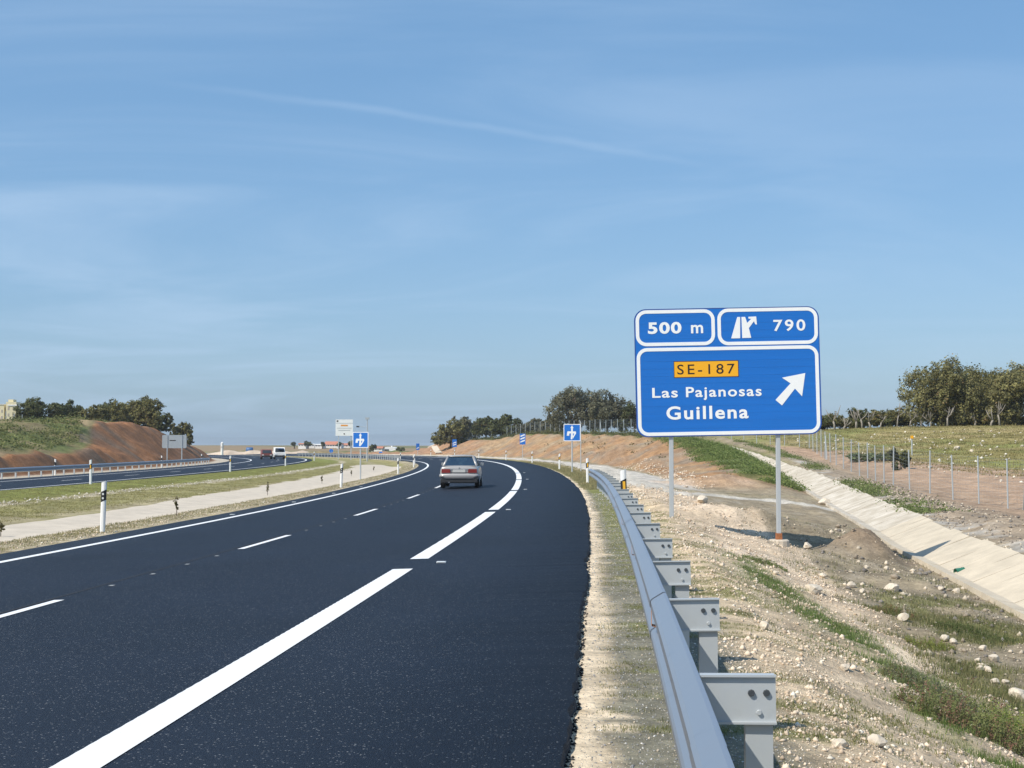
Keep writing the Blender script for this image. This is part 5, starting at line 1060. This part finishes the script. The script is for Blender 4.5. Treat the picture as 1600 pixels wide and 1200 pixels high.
s, t = scat(16000, 4, 50, 3.6, 5.0); keep = fbm(s * 2.6, t * .55, 141, 4) > .56; grass('grass', s[keep], t[keep], .02, .003, OLV, 'short grass streaks behind the guardrail', 24, 6, .04)
s, t = scat(26000, 22, 160, -19.8, -12.8); grass('grass', s, t, .03, .010, ((.26, .245, .085), (.36, .31, .14)), 'short olive grass of the median', 25, 5, .10)
s, t = scat(6000, 20, 150, -9.5, -8.15); grass('grass', s, t, .035, .007, DRY, 'dry grass along the left asphalt edge', 26, 5, .08)
s, t = scat(7000, 54, 150, 2.7, 5.0); keep = t < np.interp(s, [54, 150], [4.4, 5]); grass('grass', s[keep], t[keep], .06, .01, DRY, 'dry grass on the right verge beyond the guardrail', 27, 5, .08)
s, t = scat(20000, 72, 128, 22.5, 60, False); gl = np.interp(s, [60, 75, 90, 110, 130], [28, 26, 23.5, 22, 19]); keep = t > gl; grass('grass', s[keep], t[keep], .09, .025, ((.20, .19, .07), (.36, .29, .13)), 'short green and straw grass of the field', 28, 5, .2)
# ------------------------------------------------------------------ individual rocks and small things
def rock(px, py, w_px, label, seed, group='pale limestone rocks', flat=.82):
    b = at(px, py); r = w_px / F_PX * b.y / 2 * 1.12; rng = np.random.default_rng(seed); bm = bmesh.new(); bmesh.ops.create_icosphere(bm, subdivisions=2, radius=1)
    for v in bm.verts: v.co *= 1 + rng.normal(0, .09)
    cuts = rng.normal(size=(7, 3)); cuts /= np.linalg.norm(cuts, axis=1)[:, None]
    for v in bm.verts:
        for c in cuts:
            dd_ = v.co.dot(Vector(c)); lim = .68
            if dd_ > lim: v.co -= Vector(c) * (dd_ - lim)
        v.co.x *= r * 1.15; v.co.y *= r * .9; v.co.z *= r * flat
    me = bpy.data.meshes.new('rock'); bm.to_mesh(me); bm.free(); o = link('rock', me, M['rock'], None, loc=b + Vector((0, 0, r * flat * .5))); o.rotation_euler = (0, 0, rng.uniform(0, 6)); tag(o, label, 'rock', group)
RK = [(1270, 927, 25, 'big cream boulder in the green grass strip below the sign'), (1213, 897, 9, 'small pale rock left of the big cream boulder'), (1285, 903, 10, 'pale rock above the big cream boulder'), (1330, 917, 15, 'rounded pale rock right of the big cream boulder'), (1347, 926, 10, 'small white rock beside the rounded pale rock'), (1395, 925, 20, 'flat white rock below the concrete channel'), (1194, 983, 18, 'pale rock low on the gravel slope by the second blockout'), (1275, 974, 9, 'small rock at the lower edge of the grass strip'), (1410, 971, 18, 'flat pale rock in the middle of the rubble flat'), (1475, 1001, 14, 'left rock of the pair in the grassy flat'), (1489, 1006, 12, 'right rock of the pair in the grassy flat'), (1536, 1016, 12, 'single pale rock right of the pair'), (1552, 1034, 16, 'angular white rock near the right edge'), (1528, 1034, 10, 'small rock left of the angular white rock'), (1532, 1050, 11, 'left of two touching rocks near the right edge'), (1543, 1052, 13, 'right of two touching rocks near the right edge'), (1554, 1071, 13, 'pale rock low near the right edge'), (1571, 1069, 10, 'small white rock at the right edge'), (1498, 1037, 10, 'small flat rock in the grass below the pair'),
      (1592, 1095, 32, 'large pinkish rock at the right picture edge'), (1370, 1166, 26, 'pale pink rock at the bottom of the slope'), (1312, 1171, 20, 'flat beige rock at the bottom beside the guardrail post'), (1262, 857, 14, 'grey-white rock right of the sign footing'), (1288, 789, 16, 'white rock at the top of the gravel slope near the left sign post'), (1098, 786, 18, 'cream rock beside the left sign post'), (1495, 926, 12, 'rock below the green pipe'), (1470, 922, 9, 'small rock left of the green pipe'), (1320, 1048, 14, 'brownish rock half way down the slope'), (1495, 703, 9, 'white boulder standing out in the field'), (1518, 707, 7, 'white stone right of the field boulder'), (1385, 890, 9, 'small grey stone on the rubble flat')]
for i, (px_, py_, w_, lab) in enumerate(RK): rock(px_, py_, w_, lab, 1300 + i)
b = at(1499, 899); m_ = MB(); c, s1 = math.cos(.5), math.sin(.5)
m_.tube([(-.10, .0, .07), (.10, 0, .09)], .075, 14, cap=False); m_.tube([(.10, 0, .09), (-.10, 0, .07)], .064, 14, cap=False); m_.tube([(.085, 0, .089), (.11, 0, .091)], .085, 14, cap=False)
o = m_.build('drain_pipe', M['pipe_green'], None, smooth=True, loc=b); o.rotation_euler = (0, 0, .3); tag(o, 'short green plastic pipe lying beside the concrete channel', 'pipe')
SH = ((.13, .16, .06), (.24, .25, .10), (.27, .16, .11)); 
def shrub(px, py, w, h, label, seed, cols=SH, n=1500, leaf=.016):
    rng = np.random.default_rng(seed); b = at(px, py); e = empty('weed_clump', b, 0, label, 'weeds', 'weed clumps on the flat and slope foot'); ns_ = int(220 * w / .5)
    a = rng.uniform(0, 6.28, ns_); rr_ = np.sqrt(rng.uniform(0, 1, ns_)) * w * .5; bx = rr_ * np.cos(a) * 1.2; by = rr_ * np.sin(a); hh_ = h * (1 - .6 * (rr_ / (w * .5)) ** 2) * rng.uniform(.45, 1.15, ns_)
    bz = G(bx + b.x, by + b.y) - b.z; B = np.stack([bx, by, bz - .01], 1); T = B + np.stack([rng.normal(0, .35, ns_) * hh_, rng.normal(0, .35, ns_) * hh_, hh_], 1); sd = np.stack([rng.normal(0, .0022, ns_), rng.normal(0, .0022, ns_), np.zeros(ns_)], 1)
    c0 = np.array(cols[0]); c1 = np.array(cols[1]); pk = rng.uniform(0, 1, (ns_, 1)); sc_ = np.where(pk < .25, np.array(cols[2]), c0 * (1 - pk) + c1 * pk)
    me = np_mesh('stems', np.stack([B - sd, B + sd, T], 1).reshape(-1, 3), np.arange(3 * ns_).reshape(-1, 3)); set_col(me, np.repeat(sc_, 3, 0)); o_ = link('stems', me, M['leaf'], e); o_['kind'] = 'stuff'
    k_ = rng.integers(0, ns_, n); u_ = rng.uniform(.08, 1.0, n)[:, None]; C_ = B[k_] + (T[k_] - B[k_]) * u_ + rng.normal(0, leaf * .9, (n, 3)); N_ = rng.normal(0, .6, (n, 3)) + np.array([-.2, -.2, .8]); N_ /= np.linalg.norm(N_, axis=1)[:, None]
    v, f = leaf_quads(C_, N_, np.full(n, leaf * .8), rng); me = np_mesh('leaves', v, f); set_col(me, np.repeat(sc_[k_] * rng.uniform(.75, 1.3, (n, 1)), 4, 0)); o_ = link('leaves', me, M['leaf'], e); o_['kind'] = 'stuff'
shrub(1515, 1140, .95, .34, 'large dark weedy shrub at the foot of the slope in the lower right', 1400, SH, 12000, .011); shrub(1450, 1080, .75, .16, 'grey-green weeds left of the large dark shrub', 1401, ((.15, .17, .10), (.22, .23, .14), (.2, .17, .11)), 4200, .009); shrub(1520, 995, 1.0, .16, 'green grassy clump on the flat below the channel', 1402, ((.07, .10, .03), (.12, .15, .05), (.12, .13, .05)), 6000, .011); shrub(1585, 1150, .45, .25, 'bright green weed clump at the right edge', 1403, ((.18, .26, .05), (.28, .34, .08), (.28, .3, .08)), 4000, .010)
shrub(1452, 1015, .55, .16, 'yellow-green weeds along the foot of the slope', 1404, ((.18, .23, .05), (.27, .29, .08), (.22, .17, .08)), 3600, .009); shrub(1400, 960, .6, .14, 'low weeds on the flat beside the grass strip', 1405, ((.13, .16, .05), (.23, .22, .09), (.24, .15, .08)), 3600, .010); shrub(1195, 880, .7, .10, 'low green weeds at the head of the grass strip', 1406, GR + ((.1, .1, .04),), 4000, .011); shrub(1410, 1065, .35, .15, 'small dry weed on the gravel slope', 1407, SH, 1800, .008)
# saplings in the median
for i, (px_, py_, h_, lab) in enumerate([(276, 806, 33, 'thin young sapling in the median ditch, nearest one'), (418, 776, 24, 'second young sapling along the median ditch'), (503, 757, 15, 'third young sapling along the median ditch'), (549, 745, 11, 'fourth small sapling by the median ditch'), (584, 737, 9, 'farthest small sapling beyond the left blue sign'), (1, 842, 28, 'young sapling at the left picture edge')]):
    b = at(px_, py_); h = h_ / F_PX * b.y; rng = np.random.default_rng(1500 + i); e = empty('sapling', b, 0, lab, 'sapling', 'saplings in the median')
    lob = [(rng.normal(0, .008), rng.normal(0, .008), h * (.40 + .5 * k / 5), .06 + .02 * (k % 2), .06, h * .15) for k in range(5)]; link('foliage', crown_mesh('foliage', lob, 420, .022, ((.13, .12, .05), (.20, .17, .07), (.2, .13, .06)), rng, .1), M['leaf'], e)
    MB().tube([(0, 0, -.1), (0, 0, h * .95)], [.014, .006], 5).build('stem', M['bark'], e)
# ------------------------------------------------------------------ far buildings and traffic
def house(px0, px1, py_top, py_base, d, label, wall='house_white', roof='roof_tile', gable=.35, windows=3, depth=8, rz=0.0, name='house'):
    k = d / F_PX; w = (px1 - px0) * k; c = at_d((px0 + px1) / 2, py_base, d); h = (py_base - py_top) * k; hw = h * (1 - gable)
    e = empty(name, c, rz, label, 'building', None)
    MB().box((0, depth / 2, hw / 2 - 1), (w, depth, hw + 2)).build('wall', M[wall], e)
    o_ = .25; MB().add([(-w / 2 - o_, -o_, hw), (w / 2 + o_, -o_, hw), (w / 2 + o_, depth + o_, hw), (-w / 2 - o_, depth + o_, hw), (-w / 2 - o_ * .5, depth / 2, h), (w / 2 + o_ * .5, depth / 2, h)], [(0, 1, 5, 4), (2, 3, 4, 5), (0, 4, 3), (1, 2, 5), (3, 2, 1, 0)]).build('roof', M[roof], e)
    for q in range(windows):
        x = -w / 2 + w * (q + .5) / windows; MB().box((x, -.02, hw * .52), (min(.9, w * .12), .06, hw * .34)).build('window' if q != windows // 2 else 'door', M['pane'], e)
    return e
house(466, 478, 692.2, 698, 520, 'white house at the left end of the far village row', gable=.3); house(479, 491, 693.3, 698.2, 530, 'second white house in the far village row', roof='house_white', gable=.2, rz=.1); house(492, 505, 693.6, 698.4, 525, 'third white house left of the orange roof', gable=.3, roof='house_white'); house(507, 527, 689.6, 698, 540, 'long house with an orange tiled roof in the far village', gable=.62, windows=5); house(526, 533, 692, 698.4, 530, 'small white house right of the orange roof', gable=.3); house(534, 549, 692.5, 698.4, 545, 'low tiled house behind the white exit board', gable=.5)
house(577, 597, 697.5, 703.5, 430, 'low house with a reddish roof left of the white hall', gable=.5)
b = at_d(607, 704, 440); k = 440 / F_PX; e = empty('white_hall', b, 0, 'white hall with a curved roof behind the end of the right cutting', 'building'); w = 22 * k
pr = [(-w / 2, -1), (w / 2, -1), (w / 2, 2.4 * k)] + [(w / 2 * math.cos(a), 2.4 * k + 3.6 * k * math.sin(a)) for a in np.linspace(.25, math.pi - .25, 9)] + [(-w / 2, 2.4 * k)]
MB().prism(pr, 0, 14).build('wall', M['house_white'], e); MB().tube([(w * .12, 6, 5.5 * k), (w * .12, 6, 7.6 * k)], .25, 8).build('vent', M['house_white'], e); MB().box((-w * .2, -.05, 1.0 * k), (2, .1, 2.2 * k)).build('door', M['pane'], e)
for i, (px_, tp, w_, lab) in enumerate([(460, 691, 10, 'small dark tree left of the far village'), (481, 688.5, 14, 'dark tree rising behind the white village houses'), (504, 690.5, 8, 'dark tree left of the orange roof'), (530, 690.5, 9, 'dark tree right of the orange roof'), (548, 688.5, 10, 'dark tree behind the white exit board'), (583, 694, 12, 'dark tree left of the far white hall'), (626, 699, 16, 'dark bush at the tip of the right cutting')]):
    base_ = 698 if i < 5 else 707; b = at_d(px_, base_, 520 if i < 5 else 420); rng = np.random.default_rng(1600 + i); kk = b.y / F_PX; e = empty('village_tree', b, 0, lab, 'tree', 'trees of the far village'); h = (base_ - tp) * kk; w = w_ * kk
    link('crown', crown_mesh('crown', [(rng.uniform(-.25, .25) * w, 0, h * rng.uniform(.35, .7), w * .28, w * .28, h * .3) for q in range(5)], 700, .35, DARK, rng), M['leaf'], e); MB().tube([(0, 0, -1), (0, 0, h * .5)], [.3, .15], 6).build('trunk', M['bark'], e)
# pale towers at the left picture edge
for (px0, px1, py0, lab, cap_) in ((-6, 5.5, 632, 'left pale yellow tower block cut by the picture edge', 0), (9, 24.5, 628, 'right pale yellow tower behind the far left oak', 1)):
    d = 380; k = d / F_PX; c = at_d((px0 + px1) / 2, 672, d); c.z = CAMZ - 1; w = (px1 - px0) * k; h = (700 - py0) * k + 1; e = empty('yellow_tower', c, R(8), lab, 'building')
    MB().box((0, 3, h / 2), (w, 6, h)).build('wall', M['house_cream'], e)
    if cap_: MB().box((-.3, 3, h + .35), (w * .5, 4, .7)).build('roof_house', M['house_cream'], e); MB().box((w * .12, 3, h - .9), (w * .9, 6.3, .35)).build('ledge', M['house_white'], e)
    else: MB().box((0, 3, h + .05), (w + .3, 6.3, .18)).build('roof', M['house_white'], e)
    for q in range(5):
        for r_ in (-.25, .22): MB().box((w * r_, -.02, h - 1.8 - q * 1.7), (w * .16, .06, .8)).build('window', M['house_wall2'], e)
# roadworks and traffic at the far end of the opposite carriageway
def van(px, py_base, w_px, h_px, d, label, mat_, blue=False):
    b = at_d(px, py_base, d); s_, t_ = to_st(b.x, b.y); b.z = float(left_road_z(s_[0], t_[0])) if -31 < t_[0] < -20 else G(b.x, b.y); k = d / F_PX; w, h = w_px * k, h_px * k
    e = empty('delivery_van', b, -float(hd(s_[0])), label, 'van')
    MB().add([(-w / 2, 0, .3), (w / 2, 0, .3), (w / 2, 0, h * .55), (-w / 2, 0, h * .55), (-w / 2 * .9, .8, h), (w / 2 * .9, .8, h), (-w / 2, 4.6, .3), (w / 2, 4.6, .3), (w / 2 * .95, 4.6, h), (-w / 2 * .95, 4.6, h)], [(0, 1, 2, 3), (3, 2, 5, 4), (4, 5, 8, 9), (1, 7, 8, 5, 2), (0, 3, 4, 9, 6), (6, 9, 8, 7), (0, 6, 7, 1)]).build('body', mat_, e)
    MB().add([(-w * .42, -.0 + .06, h * .60), (w * .42, .06, h * .60), (w * .38, .62, h * .92), (-w * .38, .62, h * .92)], [(0, 1, 2, 3)]).build('windscreen', M['pane'], e, loc=(0, -.04, .02))
    MB().box((0, -.05, .42), (w * .98, .16, .26)).build('bumper', M['car_dark'], e)
    for sx in (-1, 1):
        MB().box((sx * w * .36, -.02, h * .42), (w * .18, .06, h * .09)).build('headlight', M['sign_white'], e)
        for yy in (.9, 3.7): MB().tube([(sx * (w / 2 - .2), yy, .3), (sx * (w / 2 + .01), yy, .3)], .31, 12).build('wheel', M['tyre'], e)
    if blue: MB().box((w * .1, -.02 + .2, h * .88), (w * .5, .5, h * .08)).build('roof_panel', M['blue_tank'], e)
van(417, 718.5, 17, 15, 205, 'dark red van far off on the opposite carriageway', M['van_red']); van(437, 719, 17, 18.5, 200, 'white van with a blue roof panel far off on the opposite carriageway', M['house_white'], True)
b = at_d(390, 703, 330); b.z = max(b.z - .5, G(b.x, b.y)); e = empty('storage_tank', b, 0, 'small blue tank beyond the end of the left cutting', 'tank'); MB().tube([(-.8, 0, .5), (-.7, 0, .5), (.7, 0, .5), (.8, 0, .5)], [.4, .62, .62, .4], 14).build('shell', M['blue_tank'], e, smooth=True)
for sx in (-.5, .5): MB().box((sx, 0, -.3), (.15, .9, 1.2)).build('cradle', M['house_wall2'], e)
b = at_d(347, 703, 300); e = empty('white_silo', b, 0, 'small white silo left of the blue tank', 'silo'); MB().tube([(0, 0, -2), (0, 0, 1.5), (0, 0, 1.7)], [.3, .3, .05], 10).build('shell', M['house_white'], e); MB().tube([(0, 0, .6), (0, 0, .7)], .38, 10).build('collar', M['house_wall2'], e)
# pale spoil heap across the end of the left carriageway
b = at_d(400, 714, 330); vv = []; ff = []
xs = np.linspace(-14, 17, 26)
for j, (yy, zf_) in enumerate(((-5, 0), (-2, .9), (0, 1), (4, .9), (8, 0))):
    for i, x in enumerate(xs): env = min(1, (x + 14) / 5, (17 - x) / 6); vv.append((x, yy + .6 * math.sin(i * 1.7), -1.2 + (1.2 + 1.55 * env * (.9 + .15 * math.sin(i * 1.3))) * zf_))
for j in range(4):
    for i in range(25): ff.append((j * 26 + i, j * 26 + i + 1, (j + 1) * 26 + i + 1, (j + 1) * 26 + i))
M['spoil'] = mat('spoil', (0.52, 0.42, 0.32), 0.95, var=0.25, scale=.5); tag(MB().add(vv, ff).build('spoil_heap', M['spoil'], None, True, loc=b), 'pale flat-topped earth heap beyond the end of the left cutting', 'earth heap')

# ------------------------------------------------------------------ thin air between here and the horizon
hm = bpy.data.materials.new('haze'); hm.use_nodes = True; hn = hm.node_tree; hn.nodes.clear(); ho = hn.nodes.new('ShaderNodeOutputMaterial'); hv = hn.nodes.new('ShaderNodeVolumePrincipled')
hv.inputs['Color'].default_value = (.93, .96, 1, 1); hv.inputs['Density'].default_value = 0.00022; hv.inputs['Anisotropy'].default_value = 0.2; hn.links.new(hv.outputs[0], ho.inputs['Volume'])
tag(MB().box((0, 0, 6.5), (6300, 6300, 27)).build('haze', hm), 'thin pale haze in the air', 'haze', kind='stuff')
